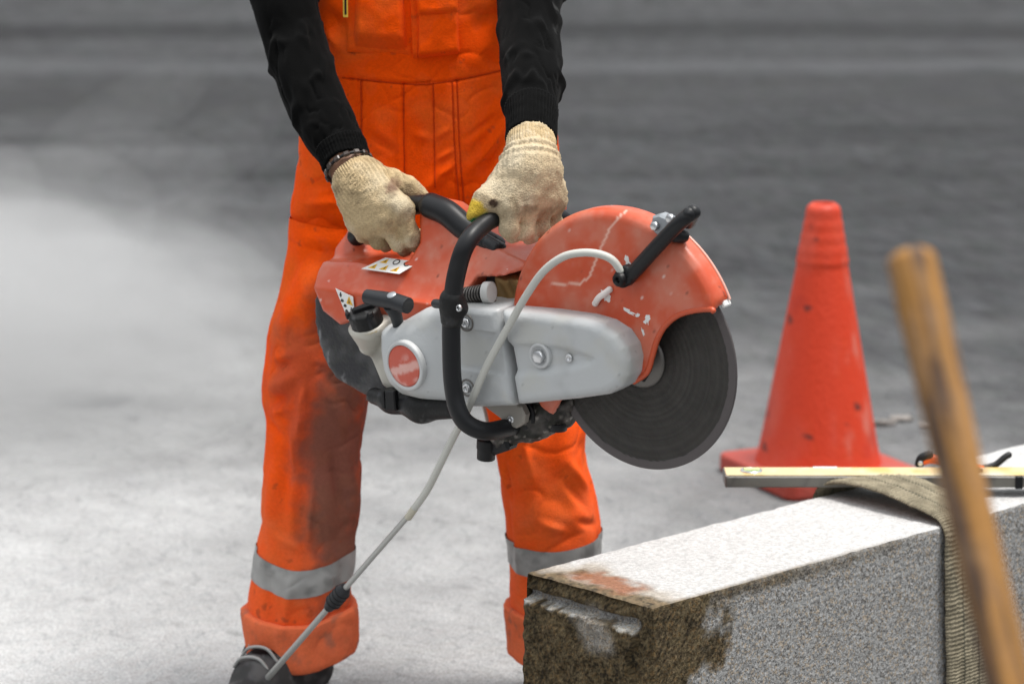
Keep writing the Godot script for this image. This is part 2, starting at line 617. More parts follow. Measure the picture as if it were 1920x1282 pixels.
func stone_color(p: Vector3, n: Vector3) -> Color:
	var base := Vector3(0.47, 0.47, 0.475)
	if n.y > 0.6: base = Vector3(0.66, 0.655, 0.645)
	var w := ns(p, 7.0)
	var w2 := ns(p, 26.0)
	# wet cutting slurry: brown over the sawn end and a hand's breadth round the corner
	var dark := 0.0
	var brown := Vector3(0.135, 0.103, 0.060) * maxf(0.2, 1.0 + 1.3 * ns(p, 130.0) + 0.5 * ns(p, 22.0))
	if n.y <= 0.6:
		var edge := 0.175 + 0.05 * w + 0.02 * w2 - 0.05 * smoothstep(0.29, 0.23, p.y) - 0.14 * smoothstep(0.28, 0.12, p.y)
		dark = 1.0 - smoothstep(edge - 0.025, edge + 0.02, p.x + 0.02 * ns(p, 60.0))
		if n.x < -0.5: dark = 1.0
		# the drip edge under the top arris stays brown further along
		var lip := smoothstep(0.350, 0.366, p.y + 0.010 * w2) * (1.0 - smoothstep(0.2, 0.8, p.x + 0.2 * w + 0.1 * w2))
		dark = maxf(dark, lip * 0.85)
	else:
		var e := 0.034 + 0.022 * w + 0.014 * w2 + 0.04 * smoothstep(-0.14, -0.24, p.z) * smoothstep(-0.3, 0.2, w)
		dark = 0.95 * (1.0 - smoothstep(e - 0.012, e + 0.02, p.x))
		brown = brown.lerp(Vector3(0.30, 0.21, 0.12), 0.55 * smoothstep(-0.2, 0.4, ns(p, 45.0)))
		var rust := (1.0 - smoothstep(0.012, 0.045, absf(p.x - 0.055 + 0.1 * (p.z + 0.15)) + 0.02 * w2)) * (1.0 - smoothstep(0.05, 0.10, absf(p.z + 0.15) + 0.03 * w))
		brown = brown.lerp(Vector3(0.36, 0.115, 0.045), 0.8 * rust)
		dark = maxf(dark, 0.85 * rust)
		var tan := 1.0 - smoothstep(0.0, 0.05, p.x - e - 0.02 + 0.03 * w2)
		base = base.lerp(Vector3(0.40, 0.31, 0.20), 0.5 * tan)
		dark = maxf(dark, 0.75 * (1.0 - smoothstep(0.0, 0.012 + 0.006 * w2, -p.z)) * (1.0 - smoothstep(0.3, 0.75, p.x)))
		base *= 0.97 + 0.1 * w2
	var c := base.lerp(brown, dark)
	# sawn edge left bright; below it the haze of a drifting puff, painted on
	if n.x < -0.3:
		var kd := 0.38 - p.y - (0.030 + 0.004 * ns(p, 18.0) + 0.012 * (p.z + 0.29))
		var on := smoothstep(-0.04, -0.05, p.z + 0.02 * ns(p, 20.0))
		c = c.lerp(Vector3(0.42, 0.42, 0.43), 0.9 * on * smoothstep(-0.004, 0.0, kd) * (1.0 - smoothstep(0.008, 0.010, kd)))
		c = c.lerp(Vector3(0.70, 0.70, 0.69), 0.9 * on * smoothstep(0.007, 0.010, kd) * (1.0 - smoothstep(0.011, 0.016, kd + 0.012 * w2)))
	if n.x < -0.5: c = c.lerp(Vector3(0.62, 0.6, 0.58), 0.6 * (1.0 - smoothstep(0.01, 0.045, Vector2(p.y - 0.315 + 0.25 * (p.z + 0.12), (p.z + 0.12) * 0.7).length() + 0.01 * w2)))  # pale airborne puff put into the stone colour
	return Color(c.x, c.y, c.z)

func block() -> void:
	var root := thing("granite_block", "pale granite kerb block with a brown wet sawn end, lying before the worker", "stone block")
	root.position = BLOCK_AT
	root.basis = block_basis()
	var size := Vector3(1.45, 0.38, 0.29)
	# local frame: x along the stone from the sawn end, z = 0 the face towards the road, z = -0.29 the far face
	var faces := [
		[Vector3(0, size.y, 0), Vector3(1, 0, 0), Vector3(0, 0, -1), size.x, size.z, Vector3.UP],
		[Vector3(0, 0, 0), Vector3(1, 0, 0), Vector3(0, 1, 0), size.x, size.y, Vector3.BACK],
		[Vector3(0, 0, -size.z), Vector3(0, 0, 1), Vector3(0, 1, 0), size.z, size.y, Vector3.LEFT],
		[Vector3(size.x, 0, -size.z), Vector3(-1, 0, 0), Vector3(0, 1, 0), size.x, size.y, Vector3.FORWARD],
		[Vector3(size.x, 0, 0), Vector3(0, 0, -1), Vector3(0, 1, 0), size.z, size.y, Vector3.RIGHT],
	]
	var v := PackedVector3Array()
	var c := PackedColorArray()
	var lo := Vector3(0, 0, -size.z)
	var hi := Vector3(size.x, size.y, 0)
	for f in faces:
		var s := 0.0032 if (f[5] as Vector3).x < 0 else (0.005 if (f[5] as Vector3).z >= 0 and (f[5] as Vector3).x == 0 else 0.02)
		var nu := int(round(f[3] / s))
		var nv := int(round(f[4] / s))
		v = PackedVector3Array()
		c = PackedColorArray()
		for j in nv + 1:
			for i in nu + 1:
				var p: Vector3 = f[0] + f[1] * (f[3] * i / nu) + f[2] * (f[4] * j / nv)
				var q := p
				# chipped arrises: round the corners by an uneven radius
				var r := 0.006 + 0.004 * maxf(ns(p, 24.0), -0.6) + 0.006 * maxf(0.0, ns(p, 9.0))
				var inner := p.clamp(lo + Vector3(r, r, r), hi - Vector3(r, r, r))
				var away := p - inner
				if away.length() > r: q = inner + away.normalized() * r
				q += (f[5] as Vector3) * (0.0016 * ns(p, 40.0) + 0.003 * ns(p, 11.0)) * (1.0 if (f[5] as Vector3).y > 0 or (f[5] as Vector3).x < 0 else 0.35) * clampf((away.length() < r * 0.9) as int, 0.4, 1.0)
				if (f[5] as Vector3).x < 0:
					# the saw kerf below the top edge, broken rough beneath it, and the ragged far side
					var d := 0.030 + 0.004 * ns(p, 18.0) + 0.012 * (p.z + 0.29)
					var t := size.y - p.y
					if p.z + 0.02 * ns(p, 20.0) < -0.045:
						q.x += 0.014 * smoothstep(d - 0.006, d, t) * (1.0 - smoothstep(d + 0.009, d + 0.014, t))
						q.x -= (0.010 + 0.006 * ns(p, 30.0)) * smoothstep(d + 0.009, d + 0.014, t) * (1.0 - 0.4 * smoothstep(0.06, 0.2, t))
					q.x += 0.012 * (1.0 - smoothstep(0.0, d, t)) * smoothstep(-0.02, -0.07, p.z)
					q.z -= -0.012 * smoothstep(0.2, 0.34, t) * smoothstep(-0.2, -0.29, p.z)
					q.x += 0.004 * ns(p, 16.0) + 0.0025 * ns(p, 45.0)
				v.append(q)
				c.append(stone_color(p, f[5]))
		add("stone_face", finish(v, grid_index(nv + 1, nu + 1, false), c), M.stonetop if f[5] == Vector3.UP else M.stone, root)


# ------------------------------------------------------------------ lifting strap over the block
func strap() -> void:
	var root := thing("lifting_strap", "frayed beige webbing strap looped loosely over the granite block", "strap")
	root.position = BLOCK_AT
	root.basis = block_basis()
	# (away across the block, height)
	var p: Array = [Vector3(0, 0.01, 0.010), Vector3(0, 0.15, 0.010), Vector3(0, 0.33, 0.010), Vector3(0, 0.376, 0.006), Vector3(0, 0.394, -0.016), Vector3(0, 0.405, -0.07), Vector3(0, 0.416, -0.15), Vector3(0, 0.415, -0.23), Vector3(0, 0.400, -0.285), Vector3(0, 0.375, -0.302), Vector3(0, 0.30, -0.303), Vector3(0, 0.01, -0.303)]
	var path := smooth_path(p, 0.0016)
	var v := PackedVector3Array()
	var c := PackedColorArray()
	var n := 40
	var x0 := 0.728
	var w := 0.128
	for k in path.size():
		var d := (path[min(k + 1, path.size() - 1)] - path[max(k - 1, 0)]).normalized()
		var up := Vector3(0, -d.z, d.y)
		if up.z < 0 and path[k].z > -0.01: up = -up
		up = Vector3(1, 0, 0).cross(d)
		var shift := 0.012 * smoothstep(-0.05, -0.29, path[k].z) + 0.02 * smoothstep(0.36, 0.0, path[k].y) * (1.0 if path[k].z > -0.1 else 0.0)
		for s in n * 2:
			var side := s >= n
			var t: float = (s if not side else 2 * n - 1 - s) / float(n - 1)
			var rib := 0.0013 * sin(k * 0.0016 / 0.0095 * TAU + 0.5 * sin(t * 9.0) + 2.0 * ns(path[k] + Vector3(t, 0, 0), 14.0))
			var wob := 0.0015 * ns(path[k] + Vector3(t * 0.09, 0, 0), 30.0)
			var th := (0.0042 + rib) * (1.0 if not side else -1.0) * sqrt(maxf(0.05, 1.0 - pow(absf(t * 2 - 1), 8.0)))
			var x := x0 + shift + w * t + 0.0015 * ns(path[k], 60.0 + 10.0 * float(t > 0.5))
			v.append(Vector3(x, path[k].y, path[k].z) + up * (th + wob))
			var b := 0.9 + 0.35 * ns(path[k] + Vector3(t * 0.12, 0, 0), 22.0)
			var col := Vector3(0.36, 0.315, 0.225) * b * (1.0 + 0.14 * rib / 0.0013)
			if absf(t - 0.36) < 0.022 or absf(t - 0.7) < 0.016: col = col.lerp(Vector3(0.05, 0.06, 0.05), 0.8)
			if t < 0.04: col *= 0.55 + 0.5 * float(int(k * 0.0016 / 0.003) % 2)
			c.append(Color(col.x, col.y, col.z))
	add("webbing", finish(v, grid_index(path.size(), n * 2, true), c), M.webbing, root)

# ------------------------------------------------------------------ spirit level
func level() -> void:
	var root := thing("spirit_level", "yellow and grey spirit level lying flat across the granite block", "spirit level")
	var a := Vector3(0.3896, 0.3983, -5.0300)
	root.position = a + Vector3(0.45, 0.0, -0.03)
	var cf := func(p: Vector3) -> Color:
		var d := 1.0 - 0.45 * blot(p, 9.0, 0.05, 0.5) - 0.3 * blot(p * Vector3(0.3, 1, 1), 60.0, 0.2, 0.5)
		return Color(0.15 * d, 0.142 * d, 0.125 * d)
	var ye := func(p: Vector3) -> Color:
		var d := blot(p, 14.0, -0.05, 0.5)
		var c := Vector3(0.62, 0.50, 0.27).lerp(Vector3(0.62, 0.57, 0.45), d)
		c = c.lerp(Vector3(0.60, 0.38, 0.06), blot(p * Vector3(0.4, 1, 1), 17.0, 0.1, 0.4) * 0.7)
		return Color(c.x, c.y, c.z)
	var v := strip_box(Vector3(0, 0.0105, 0), Vector3(0.9, 0.021, 0.062), 0.002, 120, cf)
	var body := add("frame", v, M.paint, root)
	add("face", strip_box(Vector3(0, 0.0225, 0), Vector3(0.9, 0.003, 0.058), 0.001, 200, ye), M.paint, root)
	for x in [-0.402, 0.0, 0.402]:
		var ring := add("vial", lathe([[0.020, 0.0], [0.020, 0.0022], [0.0165, 0.0028], [0.016, 0.0006], [0.0, 0.0006]], 28), M.steel if x != 0.0 else M.grip, root)
		ring.position = Vector3(x, 0.024, 0)
		if x != 0.0: add("tube", tube(PackedVector3Array([Vector3(-0.012, 0.002, 0), Vector3(0.012, 0.002, 0)]), 0.004, 10), M.vial, ring)
	for x in [-0.449, 0.449]:
		add("end_cap", bbox(Vector3(x, 0.0115, 0), Vector3(0.006, 0.022, 0.061), 0.001), M.darksteel, root)
	for x in [0.062]:
		add("clip", bbox(Vector3(x + 0.02, 0.010, 0.031), Vector3(0.014, 0.024, 0.006), 0.0015), M.black, root)
	add("top_plate", bbox(Vector3(-0.265, 0.0245, -0.026), Vector3(0.045, 0.002, 0.008), 0.0005), M.steel, root)

func strip_box(c: Vector3, size: Vector3, ch: float, n: int, colf: Callable) -> ArrayMesh:
	var h := size / 2.0
	var ring := [Vector2(-h.y, -h.z + ch), Vector2(-h.y, h.z - ch), Vector2(-h.y + ch, h.z), Vector2(h.y - ch, h.z), Vector2(h.y, h.z - ch), Vector2(h.y, 0), Vector2(h.y, -h.z + ch), Vector2(h.y - ch, -h.z), Vector2(-h.y + ch, -h.z)]
	var v := PackedVector3Array()
	var cl := PackedColorArray()
	for k in n + 3:
		var i := clampi(k - 1, 0, n)
		for q in ring:
			var e := 0.0 if k == 0 or k == n + 2 else 1.0
			var p := c + Vector3(-h.x + size.x * i / n, q.x * e, q.y * e)
			v.append(p)
			cl.append(colf.call(p))
	return finish(v, grid_index(n + 3, ring.size(), true, true), cl, PackedVector2Array(), false)

# ------------------------------------------------------------------ small orange hand tool behind the level
func knife() -> void:
	var root := thing("pruning_knife", "small orange hand tool with black ends lying behind the spirit level", "hand tool")
	var a := Vector3(0.7533, 0.4293, -5.1000)
	root.position = a
	var body := smooth_path([Vector3(0.0, 0.002, 0), Vector3(0.02, 0.006, 0), Vector3(0.06, -0.001, 0.004), Vector3(0.11, -0.012, 0.01)], 0.006)
	var rs := []
	for k in body.size(): rs.append(0.0095 - 0.002 * k / body.size())
	add("handle", tube(body, rs, 12), mat("toolorange", Color(0.85, 0.12, 0.01), 0.4), root)
	add("butt", tube(smooth_path([Vector3(-0.004, -0.004, 0.003), Vector3(0.0, 0.008, 0.003), Vector3(0.016, 0.014, 0.002)], 0.004), 0.0085, 12), M.black, root)
	add("bow", tube(smooth_path([Vector3(0.10, -0.012, 0.006), Vector3(0.135, -0.006, 0.0), Vector3(0.155, 0.008, -0.005), Vector3(0.163, 0.012, -0.008)], 0.005), 0.0062, 12), M.grip, root)
	add("hole", lathe([[0.0045, -0.001], [0.0045, 0.001], [0.0, 0.001]], 14), M.steel, root).transform = Transform3D(Basis(Vector3.RIGHT, PI / 2), Vector3(-0.003, 0.0, 0.0115))

# ------------------------------------------------------------------ traffic cone
func cone() -> void:
	var root := thing("traffic_cone", "scuffed plain orange traffic cone with a square base behind the block", "traffic cone")
	root.position = Vector3(0.7434, 0.0000, -6.7270)
	var cf := func(p: Vector3) -> Color:
		var c := Vector3(0.58, 0.042, 0.010)
		var dust := blot(p * Vector3(1, 0.5, 1), 6.0, -0.1, 0.6) * 0.2
		dust += 0.45 * blot(p * Vector3(1, 0.35, 1), 15.0, 0.1, 0.55) * smoothstep(0.0, 0.08, p.x)
		c = c.lerp(Vector3(0.56, 0.22, 0.17), clampf(dust, 0, 0.7))
		c = c.lerp(Vector3(0.04, 0.02, 0.02), 0.8 * smoothstep(0.62, 0.68, ns(p, 14.0)))
		c = c.lerp(Vector3(0.30, 0.015, 0.01), 0.4 * blot(p, 4.0, 0.15, 0.6))
		return Color(c.x, c.y, c.z)
	var prof := []
	for k in 100:
		var t := k / 99.0
		var r := lerpf(0.152, 0.036, t)
		if t > 0.78: r += 0.0035 * smoothstep(0.78, 0.8, t) + 0.0006 * sin((t - 0.78) * 130.0)
		r += 0.006 * exp(-t * 30.0)
		prof.append([r, 0.032 + 0.632 * t])
	for e in [[0.034, 0.670], [0.028, 0.674], [0.026, 0.670], [0.025, 0.63]]: prof.append(e)
	add("body", lathe(prof, 72, true, cf), M.conepvc, root)
	var poly := PackedVector2Array()
	var h := 0.184
	var r := 0.032
	for q in 4:
		for k in 7:
			var a := PI / 2 * q + PI / 2 * k / 6.0
			var cx: float = (h - r) * (1 if q in [0, 3] else -1)
			var cy: float = (h - r) * (1 if q in [0, 1] else -1)
			poly.append(Vector2(cx + r * cos(a), cy + r * sin(a)))
	var f := func(p: Vector3) -> float:
		return slab(sd_poly(Vector2(p.x, p.z), poly), p.y, 0.0, 0.044, 0.008)
	var o := add("base", nets(Vector3(-0.2, -0.006, -0.2), Vector3(0.2, 0.05, 0.2), 0.006, f, func(p: Vector3) -> Color: return (cf.call(p) as Color).lerp(Color(0.26, 0.06, 0.05), 0.6)), M.conepvc, root)
	o.rotation.y = 0.42

# ------------------------------------------------------------------ wooden tool handle standing near
func handle() -> void:
	var root := thing("sledgehammer", "worn wooden tool handle standing upright in front of the granite block", "tool handle")
	var a := Vector3(0.3343, 1.2597, -2.3500)
	var b := Vector3(0.4009, 0.9398, -2.2000)
	var d := (b - a) / (a.y - b.y)
	var foot := a + d * (a.y - 0.05)
	var n := 260
	var v := PackedVector3Array()
	var c := PackedColorArray()
	var dir := (a - foot).normalized()
	var x := dir.cross(Vector3.BACK).normalized()
	var y := dir.cross(x)
	for k in n + 8:
		var t := minf(k / float(n), 1.0)
		var p := foot.lerp(a, t)
		var r := lerpf(0.0245, 0.0200, smoothstep(0.0, 0.9, t)) + 0.0012 * sin(t * 14.0)
		if k > n:
			var e := (k - n) / 7.0
			p += dir * 0.012 * sin(e * PI / 2)
			r *= maxf(cos(e * PI / 2), 0.02)
		for s in 40:
			var an := TAU * s / 40.0
			var q := p + (x * cos(an) * 1.0 + y * sin(an) * 0.86) * r * (1.0 + 0.02 * ns(Vector3(cos(an), t * 8, sin(an)), 1.5))
			v.append(q)
			var g := Vector3(cos(an) * 1.2, t * 3.0, sin(an) * 1.2)
			var col := Vector3(0.31, 0.155, 0.046) * (1.0 + 0.3 * ns(g * Vector3(5, 1.5, 5), 1.0) + 0.18 * ns(g * Vector3(16, 2.5, 16), 1.0))
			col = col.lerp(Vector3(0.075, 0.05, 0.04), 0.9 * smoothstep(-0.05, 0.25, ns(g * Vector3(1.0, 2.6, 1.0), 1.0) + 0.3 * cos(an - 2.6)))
			col = col.lerp(Vector3(0.26, 0.17, 0.11), 0.6 * smoothstep(0.1, 0.5, ns(g * Vector3(1.4, 5, 1.4), 1.0)))
			c.append(Color(col.x, col.y, col.z))
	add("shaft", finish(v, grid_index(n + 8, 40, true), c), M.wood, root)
	add("head", bbox(Vector3(foot.x, 0.052, foot.z), Vector3(0.17, 0.1, 0.1), 0.012), M.darksteel, root)

# ------------------------------------------------------------------ loose stones beyond the cone
func rubble() -> void:
	var spots := [[Vector3(0.9753, 0.0000, -7.3154), 0.022, 0.16, "dark brown stone chip lying on the asphalt beyond the cone"], [Vector3(1.0946, 0.0000, -7.2963), 0.016, 0.3, "pale stone chip lying on the asphalt beyond the wooden handle"], [Vector3(1.0313, 0.0000, -7.3667), 0.02, 0.25, "low grey smear of crushed stone beside a brown chip"], [Vector3(1.1410, 0.0000, -7.1776), 0.013, 0.1, "tiny dark pebble on the asphalt behind the wooden handle"]]
	for s in spots:
		var r: float = s[1]
		var at: Vector3 = s[0]
		var f := func(p: Vector3) -> float:
			return (p / Vector3(1.6, 0.36, 1.0)).length() - r + r * 0.35 * ns(p + at, 40.0)
		var k: float = s[2]
		var cf := func(p: Vector3) -> Color:
			return Color(k, k * 0.9, k * 0.82) * (1.0 + 0.4 * ns(p, 80.0))
		var o := add("stone_chip", nets(Vector3(-2.1, -1.1, -1.6) * r, Vector3(2.1, 1.1, 1.6) * r, r / 7.0, f, cf), M.rubber, self)
		o.position = at + Vector3(0, r * 0.28, 0)
		o.set_meta("label", s[3])
		o.set_meta("category", "stone")
		o.set_meta("group", "stone chips on the road")

# ------------------------------------------------------------------ stone dust in the air
func dust() -> void:
	var root := thing("dust_cloud", "white stone dust drifting over the ground behind the worker", "dust", "stuff")
	var r := RandomNumberGenerator.new()
	r.seed = 77
	for k in 58:
		var wisp := k >= 22
		var z := lerpf(-6.9, -9.8, r.randf())
		var u := lerpf(0.112, 0.20, pow(r.randf(), 0.8)) if not wisp else lerpf(0.095, 0.185, r.randf())
		var s := r.randf_range(0.6, 1.15) if not wisp else r.randf_range(0.3, 0.65)
		var size := Vector3(s * r.randf_range(1.1, 1.8), s * r.randf_range(0.42, 0.75), s * r.randf_range(1.3, 2.0))
		var y := r.randf() * 0.14 if not wisp else 0.1 + 0.55 * pow(r.randf(), 1.5) * (1.0 - 0.7 * absf(u - 0.14) / 0.05)
		var fv := FogVolume.new()
		fv.name = "dust_puff"
		fv.shape = RenderingServer.FOG_VOLUME_SHAPE_ELLIPSOID
		fv.position = Vector3(u * z - (size.x * 0.3 if not wisp else 0.0), y, z)
		fv.size = size
		fv.rotation = Vector3(0, r.randf_range(-0.3, 0.3), r.randf_range(-0.6, 0.6))
		var m := FogMaterial.new()
		m.density = (r.randf_range(0.19, 0.36) if not wisp else r.randf_range(0.035, 0.07)) / size.z
		m.albedo = Color(1.0, 1.0, 1.0)
		fv.material = m
		root.add_child(fv, true)

# ------------------------------------------------------------------ person
func fold_sum(x: float, y: float) -> float:
	var s := 0.0
	var p := Vector2(x, y)
	for f in folds:
		var a: Vector2 = f[0]
		var b: Vector2 = f[1]
		var w: float = f[2]
		if absf(x - (a.x + b.x) * 0.5) > absf(a.x - b.x) * 0.5 + w * 2.2: continue
		if absf(y - (a.y + b.y) * 0.5) > absf(a.y - b.y) * 0.5 + w * 2.2: continue
		var e := b - a
		var t := clampf((p - a).dot(e) / e.length_squared(), 0.0, 1.0)
		var d := p.distance_to(a + e * t) / w
		s += f[3] * (1.0 if w < 0.0031 else 1.6) * exp(-d * d) * (1.0 if w < 0.0031 else sin(PI * (0.08 + 0.84 * t)))
	return s

# rows of [height, middle, half width], top first; sampled as a smooth curve
func table(rows: Array, n: int) -> Array:
	var out := []
	var y0: float = rows[0][0]
	var y1: float = rows[-1][0]
	var k := 0
	for i in n + 1:
		var y := lerpf(y0, y1, i / float(n))
		while k < rows.size() - 2 and y < rows[k + 1][0]: k += 1
		var t: float = (y - rows[k][0]) / (rows[k + 1][0] - rows[k][0])
		var r0: Array = rows[max(k - 1, 0)]
		var r1: Array = rows[k]
		var r2: Array = rows[k + 1]
		var r3: Array = rows[min(k + 2, rows.size() - 1)]
		out.append([y, cubic_interpolate(r1[1], r2[1], r0[1], r3[1], t), cubic_interpolate(r1[2], r2[2], r0[2], r3[2], t)])
	return out

func garment(tab: Array, cols: int, zc: Callable, depth: Callable, amp: float, grow: float, a0 := 0.0, a1 := TAU, slope := Vector2.ZERO) -> PackedVector3Array:
	var v := PackedVector3Array()
	for r in tab:
		var y: float = r[0]
		var dp: float = depth.call(y)
		var cz: float = zc.call(y)
		for k in cols:
			var u := k / float(cols)
			var a := lerpf(-0.2, PI + 0.2, u / 0.84) if u < 0.84 else lerpf(PI + 0.2, TAU - 0.2, (u - 0.84) / 0.16)
			var ca := cos(a)
			var sa := sin(a)
			var nx := signf(ca) * pow(absf(ca), 0.82)
			var nz_ := signf(sa) * pow(absf(sa), 0.82)
			var x: float = r[1] + r[2] * nx
			var yy: float = y + slope.x * (nx * r[2]) + slope.y * maxf(sa, 0.0) * (1.0 - nx * nx)
			var n := Vector2(ca / maxf(r[2], 0.01), sa / maxf(dp, 0.01)).normalized()
			var z: float = cz + dp * nz_
			var d := grow
			if sa > -0.35: d += fold_sum(x, yy) * smoothstep(-0.35, 0.25, sa)
			d += leg_drape * nz.get_noise_3d(x * 8.0 + yy * 1.2, yy * 2.6, z * 8.0)
			d -= amp * 0.75 * pow(1.0 - absf(nz.get_noise_3d(x * 7.0 + yy * 5.0, yy * 9.0 - x * 6.0, z * 6.0 + 3.0)), 11.0) * smoothstep(-0.1, 0.35, nz.get_noise_3d(x * 4.0, yy * 4.0, z * 4.0 + 9.0))
			d += amp * (1.5 * nz.get_noise_3d(x * 5.0 + yy * 3.0, yy * 6.5 - x * 3.0, z * 5.0) + 0.16 * nz.get_noise_3d(x * 18.0, yy * 22.0 + x * 12.0, z * 16.0))
			v.append(Vector3(x + n.x * d, yy, z + n.y * d))
	return v

func front_point(tab: Array, zc: Callable, depth: Callable, q: Vector2) -> Vector3:
	var r: Array = tab[0]
	for e in tab:
		if absf(e[0] - q.y) < absf(r[0] - q.y): r = e
	var nx := clampf((q.x - r[1]) / r[2], -0.98, 0.98)
	var ca := pow(absf(nx), 1.0 / 0.82)
	var sa := pow(sqrt(1.0 - ca * ca), 0.82)
	var z: float = zc.call(q.y) + depth.call(q.y) * sa
	var d := fold_sum(q.x, q.y) + 0.0042 * (1.5 * nz.get_noise_3d(q.x * 5.0 + q.y * 3.0, q.y * 6.5 - q.x * 3.0, z * 5.0) + 0.16 * nz.get_noise_3d(q.x * 18.0, q.y * 22.0 + q.x * 12.0, z * 16.0))
	return Vector3(q.x, q.y, z + d + 0.001)

func cloth_color(p: Vector3) -> Color:
	var c := Vector3(0.93, 0.088, 0.003)
	c = c.lerp(Vector3(0.86, 0.112, 0.012), blot(p, 6.0, -0.1, 0.5))
	# stone dust worked into the lower legs
	var dusty := smoothstep(0.62, 0.12, p.y + 0.10 * ns(p, 6.0) + 0.05 * ns(p, 23.0))
	c = c.lerp(Vector3(0.80, 0.20, 0.085), 0.55 * dusty * (0.6 + 0.4 * blot(p, 14.0, -0.2, 0.4)))
	# the oily stain on the shin that has rubbed against the stone
	var e := Vector2((p.x + 0.312) / 0.074, (p.y - 0.46) / 0.30)
	var st := 1.0 - smoothstep(0.45, 1.35, e.length() + 0.3 * ns(p, 9.0) + 0.2 * ns(p, 34.0))
	var e2 := Vector2((p.x + 0.37) / 0.075, (p.y - 0.62) / 0.13)
	st = maxf(st, 0.5 * (1.0 - smoothstep(0.4, 1.2, e2.length() + 0.5 * ns(p, 11.0) + 0.2 * ns(p, 40.0))))
	c = c.lerp(Vector3(0.11, 0.085, 0.07), 0.82 * st)
	var spot := smoothstep(0.44, 0.56, ns(p, 38.0)) * smoothstep(0.3, 0.1, p.y)
	c = c.lerp(Vector3(0.06, 0.04, 0.03), 0.6 * spot)
	c = c.lerp(Vector3(0.34, 0.06, 0.02), 0.5 * smoothstep(0.5, 0.6, nz2.get_noise_3d(p.x * 26.0, p.y * 26.0, p.z * 26.0)))
	return Color(c.x, c.y, c.z)

func black_color(p: Vector3) -> Color:
	var k := 0.0045 + 0.003 * (ns(p, 12.0) + 1.0) * 0.5
	k += 0.03 * smoothstep(0.5, 0.75, nz2.get_noise_3d(p.x * 13.0, p.y * 9.0, p.z * 13.0))
	return Color(k, k, k)

func glove_color(p: Vector3) -> Color:
	var c := Vector3(0.60, 0.455, 0.265)
	c = c.lerp(Vector3(0.72, 0.61, 0.43), blot(p, 8.0, -0.1, 0.5))
	c = c.lerp(Vector3(0.30, 0.215, 0.12), 0.6 * blot(p + Vector3(3, 0, 0), 11.0, 0.0, 0.55))
	c = c.lerp(Vector3(0.15, 0.105, 0.07), 0.5 * blot(p + Vector3(0, 7, 0), 17.0, 0.25, 0.6))
	return Color(c.x, c.y, c.z)

func cap_field(list: Array, p: Vector3, k: float) -> float:
	var d := 1e3
	for c in list:
		var a: Vector3 = c[0]
		var b: Vector3 = c[1]
		var ab := b - a
		var t := clampf((p - a).dot(ab) / ab.length_squared(), 0.0, 1.0)
		var e := p.distance_to(a + ab * t) - lerpf(c[2], c[3], t)
		if e < d + k: d = smin(d, e, k) if d < 900.0 else e
	return d

# a limb or sleeve: points with radii, fold rings across it
func sleeve(p: Array, radii: Array, seed_: float, cols := 120) -> ArrayMesh:
	var cv := smooth_path(p, 0.0035)
	var n := cv.size()
	var v := PackedVector3Array()
	var c := PackedColorArray()
	var x := Vector3.RIGHT
	for k in n:
		var t := k / float(n - 1)
		var d := (cv[min(k + 2, n - 1)] - cv[max(k - 2, 0)]).normalized()
		x = (x - d * x.dot(d)).normalized()
		var y := d.cross(x)
		var s := t * (radii.size() - 1)
		var i := mini(int(s), radii.size() - 2)
		var r := lerpf(radii[i], radii[i + 1], smoothstep(0.0, 1.0, s - i))
		for q in cols:
			var a := TAU * q / cols
			var l := t * 0.62
			# folds that wind across the sleeve and fade in and out round it
			var w1 := sin(TAU * (l / 0.085 + 0.45 * sin(a + seed_) + 0.5 * nz.get_noise_2d(seed_ + l * 5.0, cos(a))))
			var w2 := sin(TAU * (l / 0.055 - 0.6 * sin(a * 1.0 + 1.0 + seed_) + 0.4 * nz.get_noise_2d(seed_ * 2.0 + l * 7.0, sin(a))))
			var g1 := smoothstep(-0.25, 0.5, nz.get_noise_3d(cos(a) * 0.7 + seed_, l * 8.0, sin(a) * 0.7))
			var g2 := smoothstep(-0.1, 0.5, nz.get_noise_3d(cos(a) * 0.9 - seed_, l * 10.0, sin(a) * 0.9))
			var dd := 0.008 * g1 * (pow(0.5 + 0.5 * w1, 3.0) - 0.2) - 0.0045 * g2 * pow(1.0 - absf(nz.get_noise_3d(cos(a) * 1.1 + seed_, l * 13.0 + 0.9 * sin(a + seed_), sin(a) * 1.1)), 8.0) + 0.003 * nz.get_noise_3d(cos(a) * 1.4, l * 9.0 + seed_, sin(a) * 1.4)
			dd *= smoothstep(0.0, 0.05, t) * smoothstep(1.0, 0.95, t)
			var pt := cv[k] + (x * cos(a) + y * sin(a)) * (r + dd)
			v.append(pt)
			c.append(black_color(pt))
	return finish(v, grid_index(n, cols, true), c)

